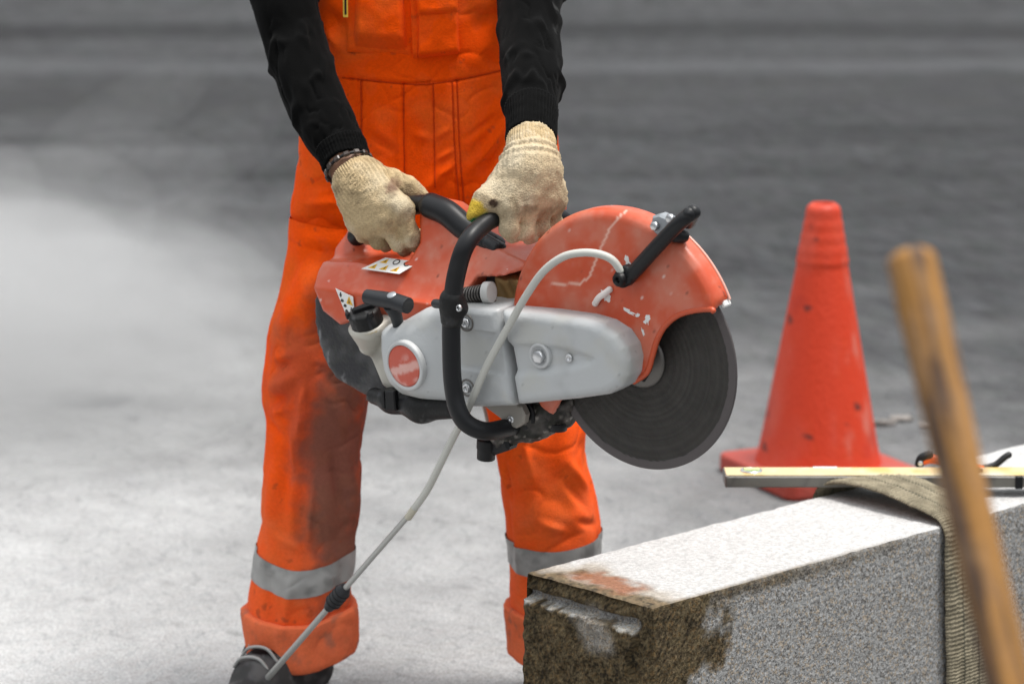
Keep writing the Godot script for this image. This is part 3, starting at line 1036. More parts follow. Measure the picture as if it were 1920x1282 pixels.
func rib_cuff(p: Array, radii: Array, ribs: int, colf: Callable, height := 0.0011) -> ArrayMesh:
	var cv := smooth_path(p, 0.003)
	var v := PackedVector3Array()
	var c := PackedColorArray()
	var x := Vector3.RIGHT
	var n := cv.size()
	var cols := ribs * 4
	for k in n + 2:
		var i := clampi(k - 1, 0, n - 1)
		var t := i / float(n - 1)
		var d := (cv[min(i + 1, n - 1)] - cv[max(i - 1, 0)]).normalized()
		x = (x - d * x.dot(d)).normalized()
		var y := d.cross(x)
		var s := t * (radii.size() - 1)
		var j := mini(int(s), radii.size() - 2)
		var r := lerpf(radii[j], radii[j + 1], s - j)
		if k == 0 or k == n + 1: r -= 0.004
		for q in cols:
			var a := TAU * q / cols
			var rib := height * cos(a * ribs)
			var pt := cv[i] + (x * cos(a) + y * sin(a)) * (r + rib + 0.0015 * ns(Vector3(cos(a), t * 2.0, sin(a)), 1.5))
			v.append(pt)
			var col: Color = colf.call(pt)
			c.append(col * (1.0 + 0.12 * cos(a * ribs)))
	return finish(v, grid_index(n + 2, cols, true), c)

func person() -> void:
	var root := thing("person", "worker in orange bib overalls, black sweater and knit gloves holding the saw", "person")
	# --- the body: one continuous figure inside the clothes
	var hipz := -5.05
	var sk := [
		[Vector3(-0.23, 1.0, hipz), Vector3(-0.23, 1.2, hipz), 0.085, 0.08], [Vector3(-0.11, 1.0, hipz), Vector3(-0.11, 1.2, hipz), 0.085, 0.08], [Vector3(-0.22, 1.2, hipz), Vector3(-0.23, 1.42, hipz), 0.08, 0.085], [Vector3(-0.12, 1.2, hipz), Vector3(-0.11, 1.42, hipz), 0.08, 0.085],
		[Vector3(-0.31, 1.48, hipz), Vector3(-0.03, 1.48, hipz), 0.05, 0.05], [Vector3(-0.17, 1.5, hipz), Vector3(-0.17, 1.6, hipz + 0.02), 0.062, 0.055],
		[Vector3(-0.24, 0.93, hipz), Vector3(-0.335, 0.52, -5.03), 0.085, 0.06], [Vector3(-0.335, 0.52, -5.03), Vector3(-0.39, 0.1, -5.04), 0.058, 0.04],
		[Vector3(-0.10, 0.93, hipz), Vector3(0.02, 0.52, -5.03), 0.085, 0.06], [Vector3(0.02, 0.52, -5.03), Vector3(0.075, 0.1, -5.04), 0.058, 0.04],
		[Vector3(-0.33, 1.46, hipz), Vector3(-0.3931, 1.2867, -4.9400), 0.042, 0.036], [Vector3(-0.3931, 1.2867, -4.9400), Vector3(-0.3532, 1.1657, -4.8600), 0.034, 0.030], [Vector3(-0.3532, 1.1657, -4.8600), Vector3(-0.2810, 1.0354, -4.7350), 0.030, 0.028], [Vector3(-0.2810, 1.0354, -4.7350), Vector3(-0.2589, 1.0078, -4.7000), 0.032, 0.033],
		[Vector3(0.02, 1.47, hipz), Vector3(0.0299, 1.2926, -4.8600), 0.042, 0.036], [Vector3(0.0299, 1.2926, -4.8600), Vector3(0.0309, 1.1983, -4.7100), 0.036, 0.034], [Vector3(0.0309, 1.1983, -4.7100), Vector3(0.0306, 1.0847, -4.5200), 0.034, 0.03],
		[Vector3(-0.17, 1.70, hipz + 0.03), Vector3(-0.17, 1.755, hipz + 0.01), 0.085, 0.092], [Vector3(-0.17, 1.64, hipz + 0.06), Vector3(-0.17, 1.66, hipz + 0.06), 0.05, 0.055],
		[Vector3(-0.17, 1.715, hipz + 0.115), Vector3(-0.17, 1.685, hipz + 0.128), 0.010, 0.013], [Vector3(-0.262, 1.70, hipz + 0.02), Vector3(-0.262, 1.67, hipz + 0.025), 0.012, 0.009], [Vector3(-0.078, 1.70, hipz + 0.02), Vector3(-0.078, 1.67, hipz + 0.025), 0.012, 0.009],
		[Vector3(-0.195, 1.648, hipz + 0.105), Vector3(-0.145, 1.648, hipz + 0.105), 0.009, 0.009],
	]
	var bf := func(p: Vector3) -> float: return cap_field(sk, p, 0.025)
	var sc := func(p: Vector3) -> Color:
		var k := 1.0 + 0.15 * ns(p, 30.0)
		return Color(0.20 * k, 0.10 * k, 0.06 * k)
	add("body", nets(Vector3(-0.56, 0.04, -5.24), Vector3(0.2, 1.87, -4.46), 0.022, bf, sc), M.skin, root)
	for s in [-1, 1]:
		var eye := add("eye", lathe([[0.001, -0.006], [0.008, -0.004], [0.011, 0.002], [0.008, 0.008], [0.001, 0.011]], 14), M.label, root)
		eye.position = Vector3(-0.17 + s * 0.032, 1.705, hipz + 0.106)
		eye.rotation.x = PI / 2
	var hf := func(p: Vector3) -> float:
		return maxf(sd_cap(p, Vector3(-0.17, 1.71, hipz + 0.005), Vector3(-0.17, 1.765, hipz), 0.098, 0.1) + 0.006 * ns(p, 30.0), minf(p.z - hipz - 0.07, 1.70 - p.y + 0.6 * (p.z - hipz)))
	add("hair", nets(Vector3(-0.29, 1.58, -5.2), Vector3(-0.05, 1.9, -4.9), 0.012, hf), M.hair, root)

	# --- overalls
	leg_drape = 0.009
	var legs := Node3D.new()
	legs.name = "overalls"
	root.add_child(legs, true)
	folds = [
		[Vector2(-0.3697, 0.6115), Vector2(-0.3830, 0.4759), 0.0090, 0.0090], [Vector2(-0.3828, 0.4856), Vector2(-0.3956, 0.3290), 0.0100, 0.0070], [Vector2(-0.3393, 0.6307), Vector2(-0.3029, 0.5147), 0.0160, 0.0060], [Vector2(-0.4341, 0.5922), Vector2(-0.3770, 0.6307), 0.0130, 0.0080], [Vector2(-0.4278, 0.6883), Vector2(-0.3563, 0.7648), 0.0200, 0.0060],
		[Vector2(-0.4171, 0.4759), Vector2(-0.4383, 0.3388), 0.0140, 0.0050], [Vector2(-0.3022, 0.5729), Vector2(-0.2906, 0.3388), 0.0120, 0.0050], [Vector2(-0.3415, 0.4564), Vector2(-0.3297, 0.2599), 0.0140, 0.0040], [Vector2(-0.3966, 0.2599), Vector2(-0.4126, 0.1506), 0.0080, 0.0040], [Vector2(-0.3443, 0.2401), Vector2(-0.3552, 0.1406), 0.0120, 0.0030],
		[Vector2(-0.3708, 0.5970), Vector2(-0.3746, 0.5341), 0.0050, 0.0060], [Vector2(-0.3897, 0.5341), Vector2(-0.3870, 0.4564), 0.0050, 0.0050], [Vector2(-0.4221, 0.6384), Vector2(-0.3907, 0.6538), 0.0070, -0.0070], [Vector2(-0.4191, 0.6480), Vector2(-0.3859, 0.6653), 0.0080, 0.0050], [Vector2(-0.3367, 0.8313), Vector2(-0.3648, 0.6883), 0.0180, 0.0070], [Vector2(-0.3183, 0.8028), Vector2(-0.3388, 0.6692), 0.0120, -0.0060], [Vector2(-0.4032, 0.7648), Vector2(-0.3739, 0.8407), 0.0120, -0.0050], [Vector2(-0.4272, 0.5535), Vector2(-0.4015, 0.5632), 0.0070, 0.0050], [Vector2(-0.4351, 0.5341), Vector2(-0.4072, 0.5050), 0.0080, -0.0050], [Vector2(-0.3560, 0.4369), Vector2(-0.3673, 0.3093), 0.0060, 0.0050], [Vector2(-0.3176, 0.4759), Vector2(-0.3049, 0.3388), 0.0090, -0.0060], [Vector2(-0.4194, 0.3290), Vector2(-0.3816, 0.3044), 0.0080, 0.0040], [Vector2(-0.3056, 0.2797), Vector2(-0.3214, 0.1606), 0.0090, -0.0050], [Vector2(-0.4396, 0.2599), Vector2(-0.4317, 0.1606), 0.0090, -0.0040],
		[Vector2(-0.3897, 0.7266), Vector2(-0.3368, 0.8218), 0.0220, 0.0060], [Vector2(-0.4363, 0.5729), Vector2(-0.3917, 0.5874), 0.0090, -0.0060], [Vector2(-0.3633, 0.5970), Vector2(-0.3782, 0.5438), 0.0070, -0.0040],
		[Vector2(-0.3924, 0.8578), Vector2(-0.3364, 0.8521), 0.0024, -0.0025], [Vector2(-0.3364, 0.8521), Vector2(-0.2897, 0.8502), 0.0024, -0.0025], [Vector2(-0.3921, 0.8738), Vector2(-0.2895, 0.8644), 0.0140, 0.0025], [Vector2(-0.2878, 0.8502), Vector2(-0.2983, 0.9163), 0.0026, -0.0030],
	]
	var la := table([[0.9014, -0.2696, 0.1232], [0.8436, -0.2778, 0.1215], [0.7856, -0.2923, 0.1156], [0.7079, -0.3209, 0.1054], [0.6297, -0.3420, 0.0980], [0.5756, -0.3533, 0.0953], [0.5461, -0.3552, 0.0920], [0.5115, -0.3571, 0.0869], [0.4620, -0.3611, 0.0846], [0.4122, -0.3652, 0.0852], [0.3623, -0.3702, 0.0869], [0.3122, -0.3748, 0.0880], [0.2620, -0.3799, 0.0906], [0.2115, -0.3850, 0.0932], [0.1608, -0.3876, 0.0943], [0.1100, -0.3893, 0.0926], [0.0917, -0.3896, 0.0907]], 280)
	var lz := func(_y: float) -> float: return -5.03
	var ld := func(y: float) -> float: return lerpf(0.088, 0.112, smoothstep(0.35, 0.85, y))
	var v := garment(la, 164, lz, ld, 0.0042, 0.0, 0.0, TAU, Vector2(0.03, -0.012))
	var c := PackedColorArray()
	for p in v: c.append(cloth_color(p))
	add("trouser_leg", finish(v, grid_index(la.size(), 164, true), c), M.cloth, legs)
	reflect(legs, la, lz, ld, Vector3(-0.3723, 0.2915, -4.9300).y, Vector3(-0.3730, 0.2371, -4.9300).y, Vector2(0.03, -0.024))
	turnup(legs, la, lz, ld)
	folds = [
		[Vector2(0.0378, 0.5341), Vector2(0.0238, 0.3290), 0.0160, 0.0060], [Vector2(0.0947, 0.4953), Vector2(0.1191, 0.3388), 0.0160, 0.0050], [Vector2(-0.0095, 0.4075), Vector2(0.0019, 0.2500), 0.0060, -0.0050], [Vector2(0.0076, 0.4075), Vector2(0.0143, 0.2500), 0.0100, 0.0050], [Vector2(0.1278, 0.5147), Vector2(0.1503, 0.3879), 0.0090, -0.0050], [Vector2(0.0571, 0.3781), Vector2(0.1238, 0.3536), 0.0180, 0.0030], [Vector2(-0.0190, 0.4564), Vector2(0.0000, 0.3879), 0.0070, 0.0040], [Vector2(0.0756, 0.5535), Vector2(0.0665, 0.4369), 0.0180, -0.0040], [Vector2(0.0996, 0.4661), Vector2(0.1378, 0.4075), 0.0080, 0.0060], [Vector2(0.0902, 0.4369), Vector2(0.1332, 0.3732), 0.0080, -0.0050], [Vector2(0.0237, 0.5147), Vector2(0.0380, 0.4369), 0.0070, 0.0050], [Vector2(-0.0142, 0.4564), Vector2(0.0019, 0.3879), 0.0050, -0.0060], [Vector2(0.0476, 0.3585), Vector2(0.0953, 0.3388), 0.0090, 0.0050], [Vector2(0.1143, 0.3585), Vector2(0.1506, 0.3388), 0.0070, -0.0040],
	]
	var lb := table([[0.9014, -0.0238, 0.1227], [0.8050, -0.0119, 0.1217], [0.7079, 0.0057, 0.1111], [0.6101, 0.0269, 0.0962], [0.5313, 0.0410, 0.0873], [0.4421, 0.0551, 0.0851], [0.3623, 0.0674, 0.0869], [0.3122, 0.0749, 0.0865], [0.2620, 0.0799, 0.0847], [0.2115, 0.0815, 0.0844], [0.1507, 0.0836, 0.0836], [0.0947, 0.0843, 0.0823]], 270)
	v = garment(lb, 164, lz, ld, 0.0042, 0.0, 0.0, TAU, Vector2(-0.02, -0.012))
	c = PackedColorArray()
	for p in v: c.append(cloth_color(p))
	add("trouser_leg", finish(v, grid_index(lb.size(), 164, true), c), M.cloth, legs)
	reflect(legs, lb, lz, ld, Vector3(0.0763, 0.3152, -4.9300).y, Vector3(0.0765, 0.2579, -4.9300).y, Vector2(0.06, -0.01))
	turnup(legs, lb, lz, ld)
	leg_drape = 0.0
	# bib and seat, with the seams and the creases that radiate from the crotch
	folds = [
		[Vector2(-0.2858, 1.1505), Vector2(-0.1844, 1.1432), 0.0026, -0.0032], [Vector2(-0.1890, 1.1432), Vector2(-0.0922, 1.1487), 0.0026, -0.0032], [Vector2(-0.0968, 1.1487), Vector2(-0.0138, 1.1635), 0.0026, -0.0032], [Vector2(-0.0138, 1.1635), Vector2(0.0368, 1.1708), 0.0026, -0.0032], [Vector2(-0.3318, 1.1542), Vector2(-0.2812, 1.1505), 0.0026, -0.0032],
		[Vector2(-0.2857, 1.1598), Vector2(-0.1475, 1.1524), 0.0090, 0.0016], [Vector2(-0.1891, 1.1413), Vector2(-0.1878, 0.9365), 0.0024, -0.0045], [Vector2(-0.1955, 1.1367), Vector2(-0.1952, 0.9365), 0.0060, 0.0022], [Vector2(-0.1365, 1.1432), Vector2(-0.1356, 0.9553), 0.0022, -0.0026], [Vector2(-0.1033, 1.1450), Vector2(-0.0949, 0.9272), 0.0020, -0.0026], [Vector2(-0.0959, 1.1450), Vector2(-0.0856, 0.9253), 0.0020, -0.0026], [Vector2(-0.0996, 1.1450), Vector2(-0.0911, 0.9253), 0.0030, 0.0010], [Vector2(-0.2637, 1.1487), Vector2(-0.2632, 1.0114), 0.0022, -0.0026], [Vector2(-0.2701, 1.1487), Vector2(-0.2705, 1.0300), 0.0020, -0.0022],
		[Vector2(-0.0835, 0.9834), Vector2(-0.0139, 1.0672), 0.0110, 0.0070], [Vector2(-0.0743, 0.9459), Vector2(-0.0093, 1.0207), 0.0120, 0.0070], [Vector2(-0.0852, 1.0207), Vector2(-0.0185, 1.1136), 0.0130, 0.0040], [Vector2(-0.0650, 0.9647), Vector2(-0.0139, 1.0412), 0.0070, -0.0050], [Vector2(-0.1486, 0.9647), Vector2(-0.1020, 1.0114), 0.0100, 0.0040], [Vector2(-0.1766, 0.9459), Vector2(-0.1113, 0.9834), 0.0090, 0.0030], [Vector2(-0.1342, 1.0486), Vector2(-0.1064, 1.0672), 0.0060, 0.0020], [Vector2(-0.2410, 1.0114), Vector2(-0.1997, 0.9553), 0.0160, 0.0050], [Vector2(-0.2494, 1.1043), Vector2(-0.2224, 1.0207), 0.0200, 0.0040],
		[Vector2(-0.0556, 1.0114), Vector2(-0.0111, 1.0811), 0.0060, 0.0060], [Vector2(-0.0510, 0.9834), Vector2(-0.0093, 1.0468), 0.0060, 0.0050], [Vector2(-0.0787, 1.0486), Vector2(-0.0277, 1.0904), 0.0060, -0.0040], [Vector2(-0.1298, 1.0114), Vector2(-0.1037, 1.0282), 0.0050, 0.0040], [Vector2(-0.1281, 0.9834), Vector2(-0.1020, 1.0020), 0.0050, 0.0040], [Vector2(-0.1712, 1.0579), Vector2(-0.1435, 1.0468), 0.0080, 0.0030], [Vector2(-0.2498, 1.0579), Vector2(-0.2038, 1.0254), 0.0080, -0.0040], [Vector2(-0.3627, 0.9272), Vector2(-0.2975, 0.9365), 0.0090, 0.0060], [Vector2(-0.3716, 0.9553), Vector2(-0.3157, 0.9693), 0.0090, -0.0050], [Vector2(-0.0689, 1.2333), Vector2(-0.0138, 1.2699), 0.0160, -0.0050], [Vector2(-0.0737, 1.1690), Vector2(-0.0184, 1.2333), 0.0180, 0.0060], [Vector2(-0.0552, 1.1966), Vector2(-0.0184, 1.1690), 0.0120, -0.0050], [Vector2(-0.3216, 1.2333), Vector2(-0.2945, 1.1966), 0.0120, 0.0060], [Vector2(-0.3303, 1.2699), Vector2(-0.2849, 1.2333), 0.0140, -0.0050], [Vector2(-0.3704, 1.0393), Vector2(-0.2969, 0.9834), 0.0180, 0.0050], [Vector2(-0.3619, 0.9834), Vector2(-0.2979, 0.8990), 0.0180, 0.0050], [Vector2(0.0797, 1.0300), Vector2(0.0930, 0.9365), 0.0050, -0.0060], [Vector2(-0.3725, 0.8895), Vector2(-0.2889, 0.8707), 0.0160, 0.0040], [Vector2(0.0372, 0.8990), Vector2(0.0932, 0.8801), 0.0050, -0.0030],
	]
	var lt := table([[1.3999, -0.1654, 0.1794], [1.3348, -0.1629, 0.1864], [1.2787, -0.1628, 0.1911], [1.2223, -0.1641, 0.1924], [1.1657, -0.1635, 0.1919], [1.1279, -0.1586, 0.1917], [1.0899, -0.1536, 0.2086], [1.0518, -0.1509, 0.2278], [0.9945, -0.1465, 0.2331], [0.9465, -0.1473, 0.2407], [0.8984, -0.1485, 0.2459], [0.8404, -0.1507, 0.2464], [0.7919, -0.1534, 0.2205], [0.7578, -0.1536, 0.1536]], 260)
	var tz := func(_y: float) -> float: return -5.05
	var td := func(y: float) -> float: return lerpf(0.105, 0.128, smoothstep(0.75, 0.95, y))
	v = garment(lt, 400, tz, td, 0.0042, 0.0)
	c = PackedColorArray()
	for p in v: c.append(cloth_color(p))
	add("bib", finish(v, grid_index(lt.size(), 400, true), c), M.cloth, legs)
	for sm in [[Vector2(-0.2950, 1.1515), Vector2(-0.2397, 1.1478), Vector2(-0.1872, 1.1432), Vector2(-0.1365, 1.1441), Vector2(-0.0922, 1.1505), Vector2(-0.0507, 1.1579), Vector2(-0.0111, 1.1653)], [Vector2(-0.1872, 1.1413), Vector2(-0.1879, 1.0486), Vector2(-0.1858, 0.9459)], [Vector2(-0.1365, 1.1413), Vector2(-0.1351, 1.0579), Vector2(-0.1337, 0.9647)], [Vector2(-0.1033, 1.1468), Vector2(-0.1000, 1.0393), Vector2(-0.0911, 0.9290)], [Vector2(-0.0950, 1.1478), Vector2(-0.0917, 1.0393), Vector2(-0.0828, 0.9290)], [Vector2(-0.2628, 1.1478), Vector2(-0.2616, 1.0858), Vector2(-0.2615, 1.0020)]]:
		var path := []
		for q in sm: path.append(front_point(lt, tz, td, q))
		var dense := smooth_path(path, 0.006)
		for k in dense.size(): dense[k] = front_point(lt, tz, td, Vector2(dense[k].x, dense[k].y)) - Vector3(0, 0, 0.0004)
		add("seam", tube(dense, 0.0013, 6, true, Color(0.55, 0.05, 0.004)), M.cloth, legs)
	# chest pockets
	var pk := func(p: Vector3) -> Color: return cloth_color(p + Vector3(0, 0.3, 0))
	pocket(legs, "pocket", [Vector3(-0.2853, 1.3700, -4.9220), Vector3(-0.1737, 1.3700, -4.9220), Vector3(-0.1704, 1.1909, -4.9220), Vector3(-0.2854, 1.1982, -4.9220)], 0.004, 0.0, pk)
	pocket(legs, "pocket", [Vector3(-0.2670, 1.3700, -4.9220), Vector3(-0.1902, 1.3700, -4.9220), Vector3(-0.1786, 1.1964, -4.9220), Vector3(-0.2761, 1.2028, -4.9220)], 0.026, 0.55, pk)
	pocket(legs, "pocket", [Vector3(-0.1792, 1.3700, -4.9220), Vector3(-0.1554, 1.3700, -4.9220), Vector3(-0.1630, 1.1854, -4.9220), Vector3(-0.1713, 1.1872, -4.9220)], 0.012, 0.1, pk)
	pocket(legs, "pocket", [Vector3(-0.1620, 1.3427, -4.9220), Vector3(-0.0952, 1.3427, -4.9220), Vector3(-0.0902, 1.1946, -4.9220), Vector3(-0.1639, 1.1872, -4.9220)], 0.024, 0.12, pk)
	pocket(legs, "pocket_flap", [Vector3(-0.1730, 1.3622, -4.9000), Vector3(-0.0911, 1.3622, -4.9000), Vector3(-0.0932, 1.2678, -4.9000), Vector3(-0.1618, 1.2624, -4.9000)], 0.008, 0.3, pk)
	add("zip", bbox(Vector3(-0.2865, 1.3069, -4.9140), Vector3(0.0085, 0.096, 0.003), 0.001), M.yellow, legs)
	add("zip_teeth", bbox(Vector3(-0.2863, 1.3088, -4.9120), Vector3(0.0035, 0.09, 0.003), 0.001), M.black, legs)
	for s in [Vector3(-0.2934, 1.3963, -4.9400), Vector3(-0.0550, 1.3963, -4.9400)]:
		add("shoulder_strap", tube(smooth_path([s, s + Vector3(0.0, 0.1, 0.0), Vector3(s.x, 1.57, -5.05), Vector3(s.x, 1.45, -5.17), Vector3(s.x, 1.25, -5.17)], 0.02), 0.02, 12, true, Color(0.93, 0.11, 0.004), 0.25, Vector3(0, 0.35, 0.93)), M.cloth, legs)

	# --- sweater
	var sw := Node3D.new()
	sw.name = "sweater"
	root.add_child(sw, true)
	folds = []
	var ls := table([[1.55, -0.17, 0.08], [1.52, -0.17, 0.15], [1.47, -0.17, 0.2], [1.38, -0.17, 0.19], [1.27, -0.17, 0.165], [1.15, -0.17, 0.16]], 90)
	v = garment(ls, 120, tz, func(y: float) -> float: return lerpf(0.105, 0.09, smoothstep(1.35, 1.55, y)), 0.003, 0.0)
	c = PackedColorArray()
	for p in v: c.append(black_color(p))
	add("sweater_torso", finish(v, grid_index(ls.size(), 120, true), c), M.fleece, sw)
	add("sleeve", sleeve([Vector3(-0.345, 1.49, -5.05), Vector3(-0.40, 1.36, -5.0), Vector3(-0.3931, 1.2867, -4.9400), Vector3(-0.3761, 1.2250, -4.9100), Vector3(-0.3532, 1.1657, -4.8600), Vector3(-0.3234, 1.1029, -4.8100), Vector3(-0.2941, 1.0604, -4.7650), Vector3(-0.2815, 1.0431, -4.7450)], [0.07, 0.064, 0.058, 0.056, 0.0535, 0.052, 0.050, 0.041], 1.7), M.fleece, sw)
	add("sleeve", sleeve([Vector3(0.02, 1.49, -5.05), Vector3(0.055, 1.36, -4.99), Vector3(0.0299, 1.2926, -4.8600), Vector3(0.0295, 1.2443, -4.7900), Vector3(0.0309, 1.1983, -4.7100), Vector3(0.0322, 1.1615, -4.6400), Vector3(0.0319, 1.1398, -4.6000), Vector3(0.0318, 1.1288, -4.5750)], [0.07, 0.066, 0.060, 0.0555, 0.053, 0.052, 0.050, 0.042], 5.3), M.fleece, sw)
	add("cuff", rib_cuff([Vector3(-0.2882, 1.0562, -4.7550), Vector3(-0.2803, 1.0392, -4.7400), Vector3(-0.2752, 1.0268, -4.7250)], [0.043, 0.0425, 0.0405], 44, black_color), M.fleece, sw)
	add("cuff", rib_cuff([Vector3(0.0319, 1.1366, -4.5900), Vector3(0.0316, 1.1153, -4.5500), Vector3(0.0306, 1.0947, -4.5150)], [0.043, 0.041, 0.0405], 44, black_color), M.fleece, sw)
	bracelet(root, Vector3(-0.2722, 1.0248, -4.7200), (Vector3(-0.2590, 0.9953, -4.7000) - Vector3(-0.2860, 1.0431, -4.7450)).normalized())

	# --- gloves
	right_glove(root)
	left_glove(root)
	shoe(root, Vector3(-0.4032, 0.0805, -5.0200), 0.55)
	shoe(root, Vector3(0.0881, 0.0805, -5.0200), -0.35)

func reflect(parent: Node3D, tab: Array, lz: Callable, ld: Callable, y1: float, y0: float, slope: Vector2) -> void:
	var rows := []
	for r in tab:
		if r[0] <= y1 and r[0] >= y0: rows.append(r)
	var v := garment(rows, 164, lz, ld, 0.0042, 0.0022, 0.0, TAU, slope)
	var c := PackedColorArray()
	for p in v:
		var k := 0.30 * (1.0 + 0.25 * ns(p, 20.0)) * (1.0 - 0.35 * blot(p, 18.0, 0.0, 0.5))
		c.append(Color(k, k * 0.985, k * 0.95))
	add("reflective_band", finish(v, grid_index(rows.size(), 164, true), c), M.reflective, parent)

func turnup(parent: Node3D, tab: Array, lz: Callable, ld: Callable) -> void:
	var y0: float = tab[-1][0]
	var base: Array = tab[-1]
	var rows := []
	var prof := [[0.092, -0.002], [0.0925, 0.006], [0.089, 0.0115], [0.08, 0.0125], [0.06, 0.0115], [0.035, 0.0115], [0.012, 0.0105], [0.004, 0.008], [0.0, 0.002], [0.004, -0.006], [0.03, -0.010]]
	var v := PackedVector3Array()
	var c := PackedColorArray()
	for q in prof.size() * 4 - 3:
		var i := mini(q / 4, prof.size() - 2)
		var t := (q - i * 4) / 4.0
		var h: float = lerpf(prof[i][0], prof[i + 1][0], t)
		var g: float = lerpf(prof[i][1], prof[i + 1][1], t)
		var row: Array = [y0 - 0.004 + h, base[1], base[2]]
		for r in tab:
			if absf(r[0] - row[0]) < 0.003: row = [row[0], r[1], r[2]]
		var e := garment([row], 164, lz, ld, 0.0035, g, 0.0, TAU, Vector2(0.03, -0.016))
		for p in e:
			p += (p - Vector3(base[1], p.y, lz.call(0.0))).normalized() * 0.003 * ns(p * Vector3(1, 0.4, 1), 22.0)
			v.append(p)
			var k := cloth_color(p)
			var w := blot(p, 20.0, 0.15, 0.5)
			c.append(k.lerp(Color(0.72, 0.17, 0.075), 0.75).lerp(Color(0.2, 0.12, 0.09), 0.5 * w))
	add("turn_up", finish(v, grid_index(prof.size() * 4 - 3, 164, true), c), M.cloth, parent)

func pocket(parent: Node3D, called: String, q: Array, thick: float, slant: float, colf: Callable) -> void:
	# a stuffed flat pocket between four corners (top left, top right, bottom right, bottom left), raised towards +z
	var n := 40
	var v := PackedVector3Array()
	var c := PackedColorArray()
	for j in n + 1:
		for i in n + 1:
			var s := i / float(n)
			var t := j / float(n)
			var a: Vector3 = q[0].lerp(q[1], s)
			var b: Vector3 = q[3].lerp(q[2], s)
			var p := a.lerp(b, t)
			var ex := minf(s, 1.0 - s)
			var ey := 1.0 - t
			var rise := 1.0 - pow(1.0 - clampf(ex / (0.05 + slant * 0.18), 0.0, 1.0), 2.4)
			rise *= 1.0 - pow(1.0 - clampf(ey / (0.05 + slant * 0.24), 0.0, 1.0), 2.0 if slant < 0.4 else 1.15)
			p.z += thick * rise + (0.0025 * ns(p, 22.0) if thick > 0.006 else 0.001 * ns(p, 30.0)) - 0.004
			p.z -= 0.35 * pow(p.x + 0.17, 2.0) * 2.0
			v.append(p)
			c.append(colf.call(p))
	add(called, finish(v, grid_index(n + 1, n + 1, false, true), c), M.cloth, parent)

func bracelet(root: Node3D, at: Vector3, axis: Vector3) -> void:
	var b := Node3D.new()
	b.name = "bracelet"
	root.add_child(b, true)
	var x := axis.cross(Vector3.UP).normalized()
	var y := axis.cross(x)
	var r := 0.0395
	var ring := PackedVector3Array()
	for k in 41:
		var a := TAU * k / 40.0
		ring.append(at + (x * cos(a) + y * sin(a)) * r)
	add("cord", tube(ring, 0.0028, 8, false), M.black, b)
	for k in 14:
		var a := TAU * (k + 0.5) / 14.0
		var o := (x * cos(a) + y * sin(a))
		var t := axis.cross(o)
		add("bead", bbox(at + o * (r + 0.001), Vector3(0.0065, 0.0095, 0.0115), 0.002, Basis(o, axis, o.cross(axis))), M.bead, b)

